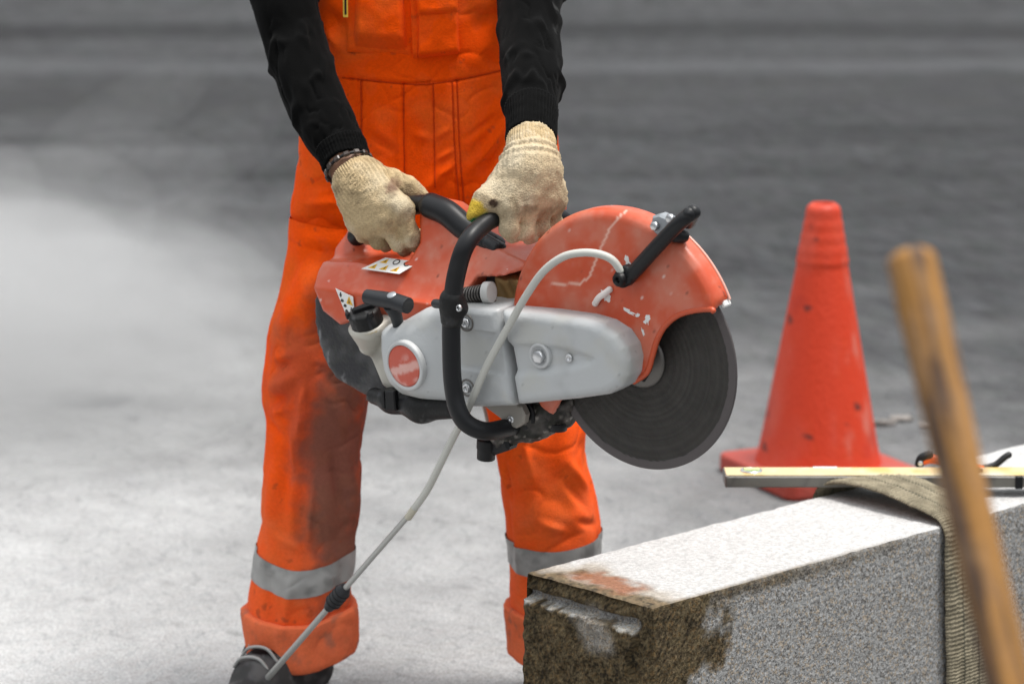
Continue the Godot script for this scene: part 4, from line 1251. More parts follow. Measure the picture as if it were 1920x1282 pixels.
func right_glove(root: Node3D) -> void:
	var g := Node3D.new()
	g.name = "glove"
	root.add_child(g, true)
	var kn := [Vector3(-0.1824, 0.9665, -4.6400), Vector3(-0.2094, 0.9470, -4.6520), Vector3(-0.2349, 0.9358, -4.6670), Vector3(-0.2588, 0.9386, -4.6840)]
	var pip := [Vector3(-0.1643, 0.9186, -4.6400), Vector3(-0.1886, 0.9078, -4.6520), Vector3(-0.2228, 0.9097, -4.6680), Vector3(-0.2484, 0.9169, -4.6850)]
	var dip := [Vector3(-0.1566, 0.9017, -4.6680), Vector3(-0.1791, 0.8947, -4.6780), Vector3(-0.2116, 0.8996, -4.6920), Vector3(-0.2388, 0.9084, -4.7050)]
	var tip := [Vector3(-0.1581, 0.9161, -4.6900), Vector3(-0.1852, 0.9055, -4.7000), Vector3(-0.2124, 0.9091, -4.7120), Vector3(-0.2378, 0.9165, -4.7220)]
	var wr := Vector3(-0.2626, 1.0143, -4.7050)
	var l := [[Vector3(-0.2599, 1.0084, -4.7020), Vector3(-0.2476, 0.9929, -4.6850), 0.0345, 0.033]]
	var fg := []
	var side := [Vector3(-0.2389, 1.0125, -4.6920), Vector3(-0.2477, 1.0074, -4.6900), Vector3(-0.2585, 1.0000, -4.6920), Vector3(-0.2688, 0.9935, -4.7000)]
	for k in 4:
		l.append([side[k], kn[k], 0.024, 0.0175])
		fg.append([kn[k], pip[k], 0.0158 - 0.0007 * k, 0.0145 - 0.0007 * k])
		fg.append([pip[k], dip[k], 0.0145 - 0.0007 * k, 0.0125 - 0.0005 * k])
		fg.append([dip[k], tip[k], 0.0125 - 0.0005 * k, 0.011 - 0.0005 * k])
	for k in 3: l.append([side[k].lerp(kn[k + 1], 0.5), kn[k], 0.02, 0.0165])
	l.append([Vector3(-0.2438, 1.0087, -4.7000), Vector3(-0.2001, 0.9981, -4.7120), 0.027, 0.020])
	l.append([Vector3(-0.2001, 0.9981, -4.7120), Vector3(-0.1713, 0.9864, -4.7250), 0.0195, 0.016])
	l.append([Vector3(-0.1713, 0.9864, -4.7250), Vector3(-0.1458, 0.9670, -4.7350), 0.016, 0.0125])
	var c0 := Vector3(-0.2626, 1.0143, -4.7050)
	var ax := (Vector3(-0.2295, 0.9639, -4.6700) - Vector3(-0.2757, 1.0302, -4.7200)).normalized()
	var f := func(p: Vector3) -> float:
		return hand_field([l, fg], p) - rib_relief(p, c0, ax)
	var cf := func(p: Vector3) -> Color:
		var c := glove_color(p)
		var t := (p - c0).dot(ax)
		c *= 1.0 + 0.22 * rib_relief(p, c0, ax) / 0.0013
		var e := Vector2(p.x - Vector3(-0.1956, 1.0039, -4.6700).x, p.y - Vector3(-0.1956, 1.0039, -4.6700).y).length()
		var stain := 1.0 - smoothstep(0.006, 0.014, e + 0.008 * ns(p, 60.0))
		return c.lerp(Color(0.16, 0.075, 0.06), 0.65 * stain)
	var lo := Vector3(-0.3155, 0.8580, -4.7800)
	var hi := Vector3(-0.1192, 1.0716, -4.5900)
	add("hand", nets(Vector3(lo.x, lo.y, -4.78), Vector3(hi.x, hi.y, -4.59), 0.0037, f, cf), M.knit, g)
	add("cuff", rib_cuff([Vector3(-0.2646, 1.0155, -4.7090), Vector3(-0.2589, 1.0078, -4.7000), Vector3(-0.2496, 0.9958, -4.6900)], [0.0372, 0.0370, 0.0358], 50, glove_color), M.knit, g)

func hand_field(l: Array, p: Vector3) -> float:
	var palm := cap_field(l[0], p, 0.022)
	var d := smin(palm, cap_field(l[1], p, 0.0065), 0.010)
	return d + 0.0004 + 0.0016 * ns(p, 45.0) - 0.0012 * pow(1.0 - absf(nz.get_noise_3d(p.x * 26.0, p.y * 40.0, p.z * 26.0)), 9.0)

func rib_relief(p: Vector3, c0: Vector3, ax: Vector3) -> float:
	var q := p - c0
	var t := q.dot(ax)
	var r := q - ax * t
	var u := ax.cross(Vector3.BACK).normalized()
	var a := atan2(r.dot(u), r.dot(Vector3.BACK))
	return 0.0013 * cos(a * 34.0) * smoothstep(0.095, 0.02, t)

func left_glove(root: Node3D) -> void:
	var g := Node3D.new()
	g.name = "glove"
	root.add_child(g, true)
	var kn := [Vector3(-0.0017, 1.0035, -4.4350), Vector3(0.0236, 0.9955, -4.4550), Vector3(0.0482, 0.9938, -4.4780), Vector3(0.0689, 0.9984, -4.5050)]
	var pip := [Vector3(-0.0050, 0.9667, -4.4320), Vector3(0.0219, 0.9593, -4.4520), Vector3(0.0458, 0.9621, -4.4780), Vector3(0.0656, 0.9690, -4.5060)]
	var dip := [Vector3(0.0017, 0.9524, -4.4580), Vector3(0.0288, 0.9479, -4.4760), Vector3(0.0511, 0.9519, -4.5000), Vector3(0.0703, 0.9597, -4.5280)]
	var tip := [Vector3(0.0034, 0.9618, -4.4860), Vector3(0.0307, 0.9590, -4.5040), Vector3(0.0531, 0.9605, -4.5280), Vector3(0.0714, 0.9641, -4.5500)]
	var l := [[Vector3(0.0305, 1.0925, -4.5050), Vector3(0.0304, 1.0649, -4.4750), 0.0375, 0.038], [Vector3(0.0304, 1.0649, -4.4750), Vector3(0.0320, 1.0330, -4.4600), 0.036, 0.030]]
	var fg := []
	var side := [Vector3(0.0084, 1.0539, -4.4620), Vector3(0.0219, 1.0561, -4.4580), Vector3(0.0370, 1.0556, -4.4620), Vector3(0.0506, 1.0522, -4.4750)]
	for k in 4:
		l.append([side[k], kn[k], 0.026, 0.0175])
		fg.append([kn[k], pip[k], 0.0172 - 0.0008 * k, 0.0148 - 0.0008 * k])
		fg.append([pip[k], dip[k], 0.0148 - 0.0008 * k, 0.0128 - 0.0005 * k])
		fg.append([dip[k], tip[k], 0.0128 - 0.0005 * k, 0.011 - 0.0005 * k])
	for k in 3: l.append([kn[k].lerp(side[k], 0.3), kn[k + 1].lerp(side[k + 1], 0.3), 0.018, 0.018])
	l.append([Vector3(0.0127, 1.0557, -4.4800), Vector3(-0.0169, 1.0297, -4.4650), 0.026, 0.019])
	l.append([Vector3(-0.0169, 1.0297, -4.4650), Vector3(-0.0403, 1.0067, -4.4480), 0.0185, 0.0175])
	l.append([Vector3(-0.0403, 1.0067, -4.4480), Vector3(-0.0604, 0.9866, -4.4350), 0.0175, 0.0118])
	var c0 := Vector3(0.0305, 1.0829, -4.5000)
	var ax := (Vector3(0.0337, 1.0040, -4.4550) - Vector3(0.0305, 1.0945, -4.5100)).normalized()
	var thumb := Vector3(-0.0637, 0.9873, -4.4300)
	var tear := Vector3(-0.0285, 1.0076, -4.4300)
	var f := func(p: Vector3) -> float:
		var fold := 0.0022 * sin((p - c0).dot(ax) * 420.0) * smoothstep(0.03, 0.0, absf((p - c0).dot(ax) - 0.012))
		return hand_field([l, fg], p) - rib_relief(p, c0, ax) * 0.8 - fold
	var cf := func(p: Vector3) -> Color:
		var c := glove_color(p).lerp(Color(0.78, 0.66, 0.48), 0.35)
		var kd := 1.0 - smoothstep(0.0, 0.045, absf(p.y - Vector3(0.0252, 1.0005, -4.4500).y + 0.25 * (p.x - 0.03)) + 0.012 * ns(p, 40.0))
		c = c.lerp(Color(0.22, 0.155, 0.09), 0.6 * kd * blot(p, 26.0, -0.25, 0.35))
		var e := Vector2(p.x - thumb.x, p.y - thumb.y)
		var d := e.length() + 0.004 * ns(p, 90.0)
		c = c.lerp(Color(0.62, 0.42, 0.03), 0.9 * (1.0 - smoothstep(0.022, 0.028, d)))
		c = c.lerp(Color(0.01, 0.16, 0.07), 0.95 * (1.0 - smoothstep(-0.006, -0.003, e.y + 0.6 * -e.x * 0.7 + 0.002 * ns(p, 90.0))) * (1.0 - smoothstep(0.022, 0.026, d)))
		c = c.lerp(Color(0.05, 0.025, 0.02), 0.9 * (1.0 - smoothstep(0.005, 0.008, Vector2((p.x - tear.x) * 0.9, p.y - tear.y).length() + 0.003 * ns(p, 120.0))))
		return c
	var lo := Vector3(-0.0851, 0.9105, -4.5800)
	var hi := Vector3(0.0974, 1.1234, -4.3900)
	add("hand", nets(Vector3(lo.x, lo.y, -4.58), Vector3(hi.x, hi.y, -4.39), 0.0037, f, cf), M.knit, g)
	add("cuff", rib_cuff([Vector3(0.0306, 1.0968, -4.5120), Vector3(0.0305, 1.0872, -4.5000), Vector3(0.0304, 1.0761, -4.4870)], [0.0385, 0.0395, 0.0385], 50, glove_color), M.knit, g)

func shoe(root: Node3D, ankle: Vector3, turn: float) -> void:
	var s := Node3D.new()
	s.name = "shoe"
	root.add_child(s, true)
	s.position = Vector3(ankle.x, 0, ankle.z)
	s.rotation.y = -turn
	var l := [
		[Vector3(0, 0.055, -0.045), Vector3(0, 0.12, -0.02), 0.043, 0.046], [Vector3(0, 0.05, -0.04), Vector3(0, 0.048, 0.1), 0.044, 0.047], [Vector3(0.006, 0.048, 0.1), Vector3(0.008, 0.042, 0.185), 0.047, 0.038], [Vector3(0, 0.12, -0.02), Vector3(0, 0.075, 0.1), 0.044, 0.04],
	]
	var f := func(p: Vector3) -> float: return maxf(cap_field(l, p, 0.03), 0.022 - p.y)
	var cf := func(p: Vector3) -> Color:
		var k := 0.05 + 0.05 * blot(p, 18.0, -0.1, 0.4)
		if p.y > 0.115: k = 0.012
		return Color(k, k * 0.97, k * 0.98)
	add("upper", nets(Vector3(-0.06, 0.015, -0.11), Vector3(0.07, 0.19, 0.24), 0.006, f, cf), M.fleece, s)
	var poly := PackedVector2Array()
	for k in 32:
		var a := TAU * k / 32.0
		poly.append(Vector2(cos(a) * (0.047 + 0.006 * sin(a)), 0.06 + sin(a) * 0.165))
	var sf := func(p: Vector3) -> float: return slab(sd_poly(Vector2(p.x, p.z), poly), p.y, 0.001, 0.03, 0.006)
	add("sole", nets(Vector3(-0.07, -0.006, -0.13), Vector3(0.07, 0.04, 0.25), 0.006, sf, func(p: Vector3) -> Color: return Color(0.2, 0.2, 0.2) * (1.0 + 0.4 * ns(p, 40.0))), M.rubber, s)
	for k in 5:
		var t := k / 4.0
		var y := lerpf(0.15, 0.098, t)
		var zz := lerpf(0.03, 0.125, t)
		add("lace", tube(smooth_path([Vector3(-0.036, y - 0.006, zz + 0.004), Vector3(-0.015, y + 0.014, zz + 0.008), Vector3(0.015, y + 0.015, zz), Vector3(0.036, y - 0.006, zz - 0.004)], 0.006), 0.0032, 8), M.tape, s)
	add("lace", tube(smooth_path([Vector3(0.0, 0.16, 0.03), Vector3(-0.05, 0.13, 0.05), Vector3(-0.085, 0.05, 0.06), Vector3(-0.09, 0.006, 0.08)], 0.006), 0.0028, 8), M.black, s)

# ------------------------------------------------------------------ the cut-off saw (own axes: x towards the wheel, y up, z out of the belt side; origin at the wheel's hub)
func disc(called: String, prof: Array, at: Vector3, mt: Material, parent: Node3D, segs := 28, turn := Basis.IDENTITY) -> MeshInstance3D:
	var o := add(called, lathe(prof, segs), mt, parent)
	o.transform = Transform3D(turn * Basis(Vector3.RIGHT, PI / 2), at)
	return o

func shell_color(p: Vector3) -> Color:
	var c := Vector3(0.56, 0.078, 0.025)
	var d := 0.55 * blot(p, 9.0, -0.15, 0.5) + 0.25 * blot(p, 40.0, 0.0, 0.5)
	c = c.lerp(Vector3(0.58, 0.215, 0.145), clampf(d, 0.0, 0.75))
	c = c.lerp(Vector3(0.10, 0.02, 0.01), 0.7 * smoothstep(0.55, 0.62, nz2.get_noise_3d(p.x * 55.0, p.y * 38.0, p.z * 55.0)))
	c = c.lerp(Vector3(0.8, 0.72, 0.66), 0.7 * smoothstep(0.6, 0.68, nz2.get_noise_3d(p.x * 90.0 + 4.0, p.y * 90.0, p.z * 90.0)))
	return Color(c.x, c.y, c.z)

func silver_color(p: Vector3) -> Color:
	var k := 1.0 - 0.16 * blot(p, 8.0, 0.0, 0.5) - 0.25 * smoothstep(0.52, 0.62, nz2.get_noise_3d(p.x * 60.0, p.y * 60.0, p.z * 60.0))
	var warm := blot(p + Vector3(2, 0, 0), 10.0, 0.05, 0.5) * 0.5
	return Color(0.47 * k, lerpf(0.485, 0.465, warm) * k, lerpf(0.49, 0.425, warm) * k)

func tank_color(p: Vector3) -> Color:
	var k := 1.0 - 0.25 * blot(p, 12.0, 0.0, 0.5)
	return Color(0.50 * k, 0.48 * k, 0.42 * k)

func rubber_color(p: Vector3) -> Color:
	var k := 0.008 + 0.022 * blot(p, 20.0, 0.05, 0.5) + 0.06 * smoothstep(0.3, 0.6, nz2.get_noise_3d(p.x * 45.0, p.y * 30.0, p.z * 45.0))
	return Color(k, k, k * 1.05)

func cover_color(p: Vector3) -> Color:
	var k := 0.03 + 0.05 * blot(p, 12.0, -0.1, 0.4) + 0.18 * smoothstep(0.3, 0.6, nz2.get_noise_3d(p.x * 40.0, p.y * 14.0, p.z * 40.0))
	return Color(k, k * 1.01, k * 1.05)

func grime_color(p: Vector3) -> Color:
	var k := 0.012 + 0.05 * blot(p, 25.0, -0.05, 0.4) + 0.15 * smoothstep(0.3, 0.55, ns(p, 70.0))
	return Color(k * 1.1, k, k * 0.9)

func saw() -> void:
	var root := thing("cut_off_saw", "orange and silver petrol cut-off saw with a large dark cutting wheel held by the worker", "power saw")
	root.transform = Transform3D(Basis(Vector3(0.7880, -0.0000, 0.6157), Vector3(-0.0429, 0.9976, 0.0550), Vector3(-0.6142, -0.0698, 0.7861)), Vector3(0.2011, 0.7778, -4.3332))

	# --- cutting wheel
	var prof := [[0.012, -0.002]]
	var rr := 0.012
	while rr < 0.163:
		prof.append([rr, -0.0016])
		rr += 0.004
	prof.append_array([[0.165, -0.0024], [0.176, -0.0024], [0.1775, -0.0015], [0.1775, 0.0015], [0.176, 0.0024], [0.165, 0.0024]])
	while rr > 0.012:
		prof.append([rr, 0.0016 + 0.00006 * sin(rr * 500.0) * ns(Vector3(rr * 40.0, 0, 0), 1.0)])
		rr -= 0.0015
	var wheelc := func(p: Vector3) -> Color:
		var r := Vector2(p.x, p.z).length()
		var k := 0.044 * (1.0 + 0.22 * nz.get_noise_1d(r * 120.0) + 0.1 * nz.get_noise_1d(r * 500.0) + 0.2 * ns(p, 30.0))
		if r > 0.164: return Color(0.105, 0.092, 0.092)
		return Color(k, k * 0.93, k * 0.85)
	var wheel := add("cutting_wheel", lathe(prof, 160, true, wheelc), M.blade, root)
	wheel.basis = Basis(Vector3.RIGHT, PI / 2)
	disc("flange", [[0.046, 0.0], [0.046, 0.003], [0.042, 0.006], [0.028, 0.009], [0.02, 0.018], [0.0, 0.018]], Vector3(0, 0, 0.0015), M.darksteel, wheel, 48).transform = Transform3D(Basis.IDENTITY, Vector3(0, 0.002, 0))

	# --- wheel guard
	var cut := PackedVector2Array([Vector2(0.1582, 0.1009), Vector2(0.1544, 0.1033), Vector2(0.1209, 0.0970), Vector2(0.0911, 0.0853), Vector2(0.0677, 0.0659), Vector2(0.0530, 0.0431), Vector2(0.0430, 0.0166), Vector2(0.0320, -0.0102), Vector2(0.0071, -0.0288), Vector2(-0.0333, -0.0212), Vector2(-0.0620, 0.0266), Vector2(-0.10, -0.02), Vector2(-0.155, -0.105), Vector2(-0.178, -0.095), Vector2(-0.24, 0.03), Vector2(-0.3, 0.3), Vector2(0.1, 0.4), Vector2(0.19, 0.20)])
	var mid := Vector2(-0.026, 0.032)
	var gf := func(p: Vector3) -> float:
		var q := Vector2(p.x, p.y) - mid
		var d2 := q.length() - 0.2075
		var outer := slab(d2, p.z, -0.016, 0.034, 0.018)
		var cutd := sd_poly(Vector2(p.x, p.y), cut)
		outer = smax(outer, cutd, 0.005)
		var inner := slab(d2 + 0.010, p.z, -0.0075, 0.0245, 0.008)
		return maxf(outer, -inner)
	var gc := func(p: Vector3) -> Color:
		var c := shell_color(p)
		# the pale moulded rib
		var a := Vector2(p.x, p.y)
		var ln := [[Vector2(-0.0001, 0.2412), Vector2(-0.0287, 0.2077)], [Vector2(-0.0287, 0.2077), Vector2(-0.0507, 0.1678)], [Vector2(-0.0507, 0.1678), Vector2(-0.0697, 0.1296)], [Vector2(-0.0697, 0.1296), Vector2(-0.0889, 0.1165)], [Vector2(-0.0889, 0.1165), Vector2(-0.1464, 0.1094)]]
		for s in ln:
			var d := a.distance_to(Geometry2D.get_closest_point_to_segment(a, s[0], s[1]))
			if p.z > 0.02: c = c.lerp(Color(0.80, 0.50, 0.40), 0.8 * (1.0 - smoothstep(0.0012, 0.0024, d)))
		return c
	var guard := add("wheel_guard", nets(Vector3(-0.25, -0.13, -0.04), Vector3(0.225, 0.25, 0.04), 0.0042, gf, gc), M.paint, root)
	# bright rim flange and bare corner
	var rim := PackedVector3Array()
	for k in 40:
		var a := lerpf(0.40, 1.25, k / 39.0)
		rim.append(Vector3(mid.x + cos(a) * 0.2072, mid.y + sin(a) * 0.2072, -0.004))
	add("rim", tube(rim, 0.0022, 8, true, Color(0.78, 0.42, 0.34)), M.paint, guard)
	add("corner_tip", bbox(Vector3(0.1591, 0.1082, 0.0000), Vector3(0.008, 0.015, 0.018), 0.002, Basis(Vector3.BACK, 0.5)), M.label, guard)
	var lip := []
	for q in cut.slice(0, 9): lip.append(Vector3(q.x, q.y, 0.031))
	add("lip", tube(smooth_path(lip, 0.004), 0.0048, 10, true, Color(0.55, 0.085, 0.03)), M.paint, guard)
	# chipped patches of pale primer
	for s in [[1137, 552, 9, 14, 0.3, Vector3(-0.0384, 0.1050, 0.0338)], [1177, 490, 6, 11, 0.2, Vector3(0.0044, 0.1617, 0.0338)], [1196, 590, 5, 4, 0.4, Vector3(0.0201, 0.0796, 0.0338)], [1214, 598, 7, 12, -0.4, Vector3(0.0379, 0.0749, 0.0338)], [1178, 583, 17, 4, -0.3, Vector3(0.0022, 0.0834, 0.0338)], [1206, 622, 3, 10, 0.3, Vector3(0.0291, 0.0537, 0.0338)]]:
		var poly := PackedVector2Array()
		for k in 18:
			var a := TAU * k / 18.0
			var j := 0.85 + 0.75 * nz.get_noise_2d(s[0] + k * 3.7, s[1])
			poly.append((Vector2(cos(a) * s[2], sin(a) * s[3]) * j * 0.00085).rotated(s[4]))
		var o := add("paint_chip", prism(poly, 0.0, 0.0007, 0.0002), M.label, guard)
		o.position = s[5]
	add("peeled_paint", tube(smooth_path([Vector3(-0.0582, 0.0891, 0.0370), Vector3(-0.0469, 0.1007, 0.0420), Vector3(-0.0361, 0.1085, 0.0410), Vector3(-0.0293, 0.1149, 0.0360)], 0.003), 0.0052, 10, true, Color(0.82, 0.76, 0.72)), M.paint, guard)

	# --- guard adjusting lever with its bracket
	var lev := Node3D.new()
	lev.name = "guard_lever"
	root.add_child(lev, true)
	add("arm", tube(smooth_path([Vector3(0.0119, 0.1376, 0.0470), Vector3(0.0389, 0.1627, 0.0500), Vector3(0.0746, 0.1961, 0.0540), Vector3(0.1063, 0.2258, 0.0560), Vector3(0.1285, 0.2447, 0.0550), Vector3(0.1383, 0.2543, 0.0450)], 0.004), 0.0115, 16), M.grip, lev)
	add("arm_tip", tube(smooth_path([Vector3(0.1354, 0.2519, 0.0550), Vector3(0.1263, 0.2448, 0.0350), Vector3(0.1097, 0.2298, 0.0200)], 0.004), 0.0105, 14), M.grip, lev)
	add("saddle", tube(smooth_path([Vector3(0.0879, 0.2173, 0.0300), Vector3(0.0941, 0.2110, 0.0280), Vector3(0.1011, 0.2076, 0.0200)], 0.004), [0.012, 0.0135, 0.014, 0.014, 0.013, 0.012, 0.011, 0.011, 0.01, 0.01, 0.01, 0.01, 0.01, 0.01], 14), M.grip, lev)
	var br := add("bracket", prism(PackedVector2Array([Vector2(0.0576, 0.2386), Vector2(0.0715, 0.2432), Vector2(0.0889, 0.2382), Vector2(0.0925, 0.2288), Vector2(0.0861, 0.2150), Vector2(0.0682, 0.2075), Vector2(0.0586, 0.2140), Vector2(0.0542, 0.2268)]), 0.020, 0.042, 0.004), mat("cast", Color(0.33, 0.35, 0.37), 0.45, 0.6), lev)
	for q in [Vector3(0.0650, 0.2250, 0.0430), Vector3(0.0938, 0.2392, 0.0430)]:
		disc("bolt", [[0.0075, 0.0], [0.0075, 0.004], [0.006, 0.006], [0.0, 0.006]], q, M.steel, lev, 6)
	disc("nozzle", [[0.013, -0.012], [0.013, 0.0], [0.0145, 0.002], [0.0145, 0.006], [0.011, 0.008], [0.011, 0.015], [0.008, 0.018], [0.005, 0.018], [0.004, 0.012], [0.0, 0.012]], Vector3(0.0081, 0.1395, 0.0500), M.black, lev, 24)
	disc("nut", [[0.016, 0.0], [0.016, 0.012], [0.012, 0.014], [0.0, 0.014]], Vector3(0.0140, 0.1456, 0.0440), M.grip, lev, 8)

	# --- belt cover with its end cap
	var arm := PackedVector2Array([Vector2(-0.216, 0.0685), Vector2(-0.13, 0.0725), Vector2(-0.055, 0.0725), Vector2(-0.02, 0.068), Vector2(0.008, 0.056), Vector2(0.024, 0.037), Vector2(0.029, 0.016), Vector2(0.025, -0.008), Vector2(0.012, -0.028), Vector2(-0.014, -0.043), Vector2(-0.074, -0.058), Vector2(-0.137, -0.0715), Vector2(-0.19, -0.083)])
	var leaf := PackedVector2Array([Vector2(-0.2085, 0.0181), Vector2(-0.1532, 0.0231), Vector2(-0.1009, 0.0252), Vector2(-0.0598, 0.0217), Vector2(-0.0365, 0.0170), Vector2(-0.0306, 0.0126), Vector2(-0.0402, 0.0038), Vector2(-0.0715, -0.0079), Vector2(-0.1239, -0.0206), Vector2(-0.1718, -0.0311), Vector2(-0.2073, -0.0383)])
	var af := func(p: Vector3) -> float:
		var q := Vector2(p.x, p.y)
		var d := slab(sd_poly(q, arm), p.z, 0.014, 0.080, 0.016)
		if p.z > 0.05:
			var lf := sd_poly(q, leaf)
			d += 0.007 * smoothstep(0.004, -0.010, lf) * smoothstep(0.05, 0.07, p.z)
		return d
	var cover := add("belt_cover", nets(Vector3(-0.24, -0.1, 0.005), Vector3(0.045, 0.085, 0.09), 0.004, af, silver_color), M.plastic, root)
	var sealp := PackedVector3Array()
	for q in [Vector2(-0.055, 0.074), Vector2(-0.02, 0.0695), Vector2(0.0095, 0.057), Vector2(0.026, 0.0375), Vector2(0.031, 0.016), Vector2(0.027, -0.008), Vector2(0.0135, -0.029)]: sealp.append(Vector3(q.x, q.y, 0.015))
	add("seal", tube(smooth_path(Array(sealp), 0.004), 0.0035, 8), M.black, cover)
	var boss := disc("bolt_boss", [[0.0205, -0.003], [0.0205, 0.0035], [0.019, 0.005], [0.0155, 0.005], [0.0145, 0.001], [0.0, 0.001]], Vector3(-0.1390, 0.0051, 0.0755), mat("castsilver", Color(0.5, 0.51, 0.51), 0.45), cover, 36)
	disc("bolt", [[0.0115, 0.0], [0.0115, 0.007], [0.0095, 0.0095], [0.0, 0.0095]], Vector3(-0.1393, 0.0045, 0.0765), M.steel, cover, 6)
	disc("screw", [[0.0065, 0.0], [0.0065, 0.002], [0.004, 0.0025], [0.003, 0.0005], [0.0, 0.0005]], Vector3(-0.0838, 0.0078, 0.0755), M.steel, cover, 18)

	# --- starter housing with badge; the seam between the two covers is a real gap
	var star := PackedVector2Array([Vector2(-0.4802, 0.0019), Vector2(-0.4681, 0.0114), Vector2(-0.4402, 0.0183), Vector2(-0.3887, 0.0474), Vector2(-0.3432, 0.0623), Vector2(-0.2990, 0.0655), Vector2(-0.2598, 0.0665), Vector2(-0.224, 0.0685), Vector2(-0.1975, -0.086), Vector2(-0.2981, -0.1023), Vector2(-0.3535, -0.1026), Vector2(-0.3986, -0.1051), Vector2(-0.4383, -0.1032), Vector2(-0.4636, -0.0884), Vector2(-0.4757, -0.0645), Vector2(-0.4801, -0.0288)])
	var bc := Vector2(-0.4059, -0.0421)
	var sf := func(p: Vector3) -> float:
		var q := Vector2(p.x, p.y)
		var bulge := 0.0
		var top := 0.078 + 0.012 * (1.0 - smoothstep(0.02, 0.09, Vector2(q.x - bc.x, (q.y - bc.y)).length()))
		var r := 0.030 if q.x < -0.34 else lerpf(0.03, 0.014, smoothstep(-0.34, -0.28, q.x))
		var d := slab(sd_poly(q, star), p.z, -0.03, top, r)
		# hollow panel between the badge and the seam
		if q.x > -0.34 and p.z > 0.04:
			var e := slab(maxf(absf(q.x + 0.272) - 0.06, absf(q.y - 0.0) - 0.035), p.z, 0.06, 0.2, 0.004)
			d = maxf(d, -slab(maxf(absf(q.x + 0.262) - 0.055, absf(q.y + 0.003) - 0.034), p.z, 0.0735, 0.2, 0.003))
		return d
	var sta := add("starter_cover", nets(Vector3(-0.5, -0.12, -0.036), Vector3(-0.19, 0.085, 0.1), 0.0042, sf, silver_color), M.plastic, root)
	var tilt := Basis(Vector3.UP, -0.06) * Basis(Vector3.RIGHT, 0.05)
	disc("badge_ring", [[0.0425, -0.008], [0.0425, 0.0], [0.040, 0.0025], [0.0355, 0.0025], [0.0345, -0.001]], Vector3(bc.x, bc.y, 0.0925), M.castsilver, sta, 48, tilt)
	var bcf := func(p: Vector3) -> Color:
		var s := 0.75 * (1.0 - smoothstep(0.004, 0.010, absf(p.z + 0.35 * p.x - 0.004) + 0.004 * ns(p, 90.0))) + 0.5 * blot(p, 35.0, 0.05, 0.5)
		return Color(0.52, 0.085, 0.05).lerp(Color(0.72, 0.45, 0.40), clampf(s, 0.0, 0.8))
	var bprof := [[0.0348, -0.004], [0.0348, 0.0005]]
	for k in 12: bprof.append([0.034 * (1.0 - (k + 1) / 12.0), 0.0008 + 0.0012 * k / 12.0])
	var bd := add("badge", lathe(bprof, 60, true, bcf), M.paint, sta)
	bd.transform = Transform3D(tilt * Basis(Vector3.RIGHT, PI / 2), Vector3(bc.x, bc.y, 0.0935))
	for q in [Vector3(-0.2841, 0.0411, 0.0785), Vector3(-0.2884, -0.0665, 0.0785)]:
		disc("screw_well", [[0.0145, -0.002], [0.0145, 0.001], [0.0125, 0.0012], [0.0105, -0.002], [0.0, -0.002]], q, M.darksteel, sta, 32)
		disc("screw", [[0.008, -0.002], [0.008, 0.0035], [0.006, 0.005], [0.0035, 0.005], [0.003, 0.002], [0.0, 0.002]], q, M.steel, sta, 20)

	# --- orange engine housing
	var wedge := PackedVector2Array([Vector2(-0.4676, 0.1752), Vector2(-0.4547, 0.1988), Vector2(-0.4153, 0.1952), Vector2(-0.3673, 0.1730), Vector2(-0.2984, 0.1417), Vector2(-0.2155, 0.1278), Vector2(-0.1991, 0.1251), Vector2(-0.2552, 0.1077), Vector2(-0.3169, 0.0958), Vector2(-0.3364, 0.0655), Vector2(-0.3788, 0.0497), Vector2(-0.4146, 0.0308), Vector2(-0.4571, 0.0070), Vector2(-0.5423, 0.0116), Vector2(-0.5999, -0.0120), Vector2(-0.6374, 0.0079), Vector2(-0.6553, 0.0455), Vector2(-0.6589, 0.0707), Vector2(-0.6561, 0.0855), Vector2(-0.5850, 0.0911), Vector2(-0.5150, 0.0873), Vector2(-0.4757, 0.1041), Vector2(-0.4589, 0.1329)])
	var rearpost := [Vector3(-0.6495, 0.0906, -0.0750), Vector3(-0.6427, 0.1173, -0.0750)]
	var hf := func(p: Vector3) -> float:
		var q := Vector2(p.x, p.y)
		var d2 := sd_poly(q, wedge)
		var yc := 0.048 + 0.062 * smoothstep(-0.40, -0.24, p.x)
		var t := clampf((p.y - yc) / (0.172 - yc), 0.0, 1.0)
		var w := lerpf(0.090, 0.028, pow(t, 0.62))
		if p.x < -0.5: w = lerpf(w, lerpf(0.092, 0.035, clampf((p.y - yc) / 0.075, 0.0, 1.0)), smoothstep(-0.5, -0.56, p.x))
		var d := slab(d2, (p.z + 0.062) * (0.088 / w), -0.088, 0.088, 0.008)
		d *= lerpf(1.0, w / 0.088, 0.6)
		d = smin(d, sd_cap(p, rearpost[0], rearpost[1], 0.030, 0.017), 0.03)
		# hollow over the fuel cap
		var hol := sd_cap(p, Vector3(-0.5042, 0.0207, 0.0500), Vector3(-0.4879, 0.0559, 0.0500), 0.034, 0.030)
		d = smax(d, -hol, 0.012)
		return d
	var hull := add("engine_housing", nets(Vector3(-0.72, -0.03, -0.17), Vector3(-0.2, 0.22, 0.045), 0.004, hf, shell_color), M.paint, root)
	# rear handle: rubber grip on an orange core
	var grip := add("rear_handle", tube(smooth_path([Vector3(-0.6341, 0.1173, -0.0650), Vector3(-0.6012, 0.1490, -0.0600), Vector3(-0.5617, 0.1737, -0.0600), Vector3(-0.5067, 0.1851, -0.0550), Vector3(-0.4619, 0.1919, -0.0500), Vector3(-0.4237, 0.1843, -0.0470), Vector3(-0.3824, 0.1606, -0.0470), Vector3(-0.3391, 0.1400, -0.0470), Vector3(-0.3111, 0.1286, -0.0470)], 0.006), 0.0165, 18), M.grip, root)
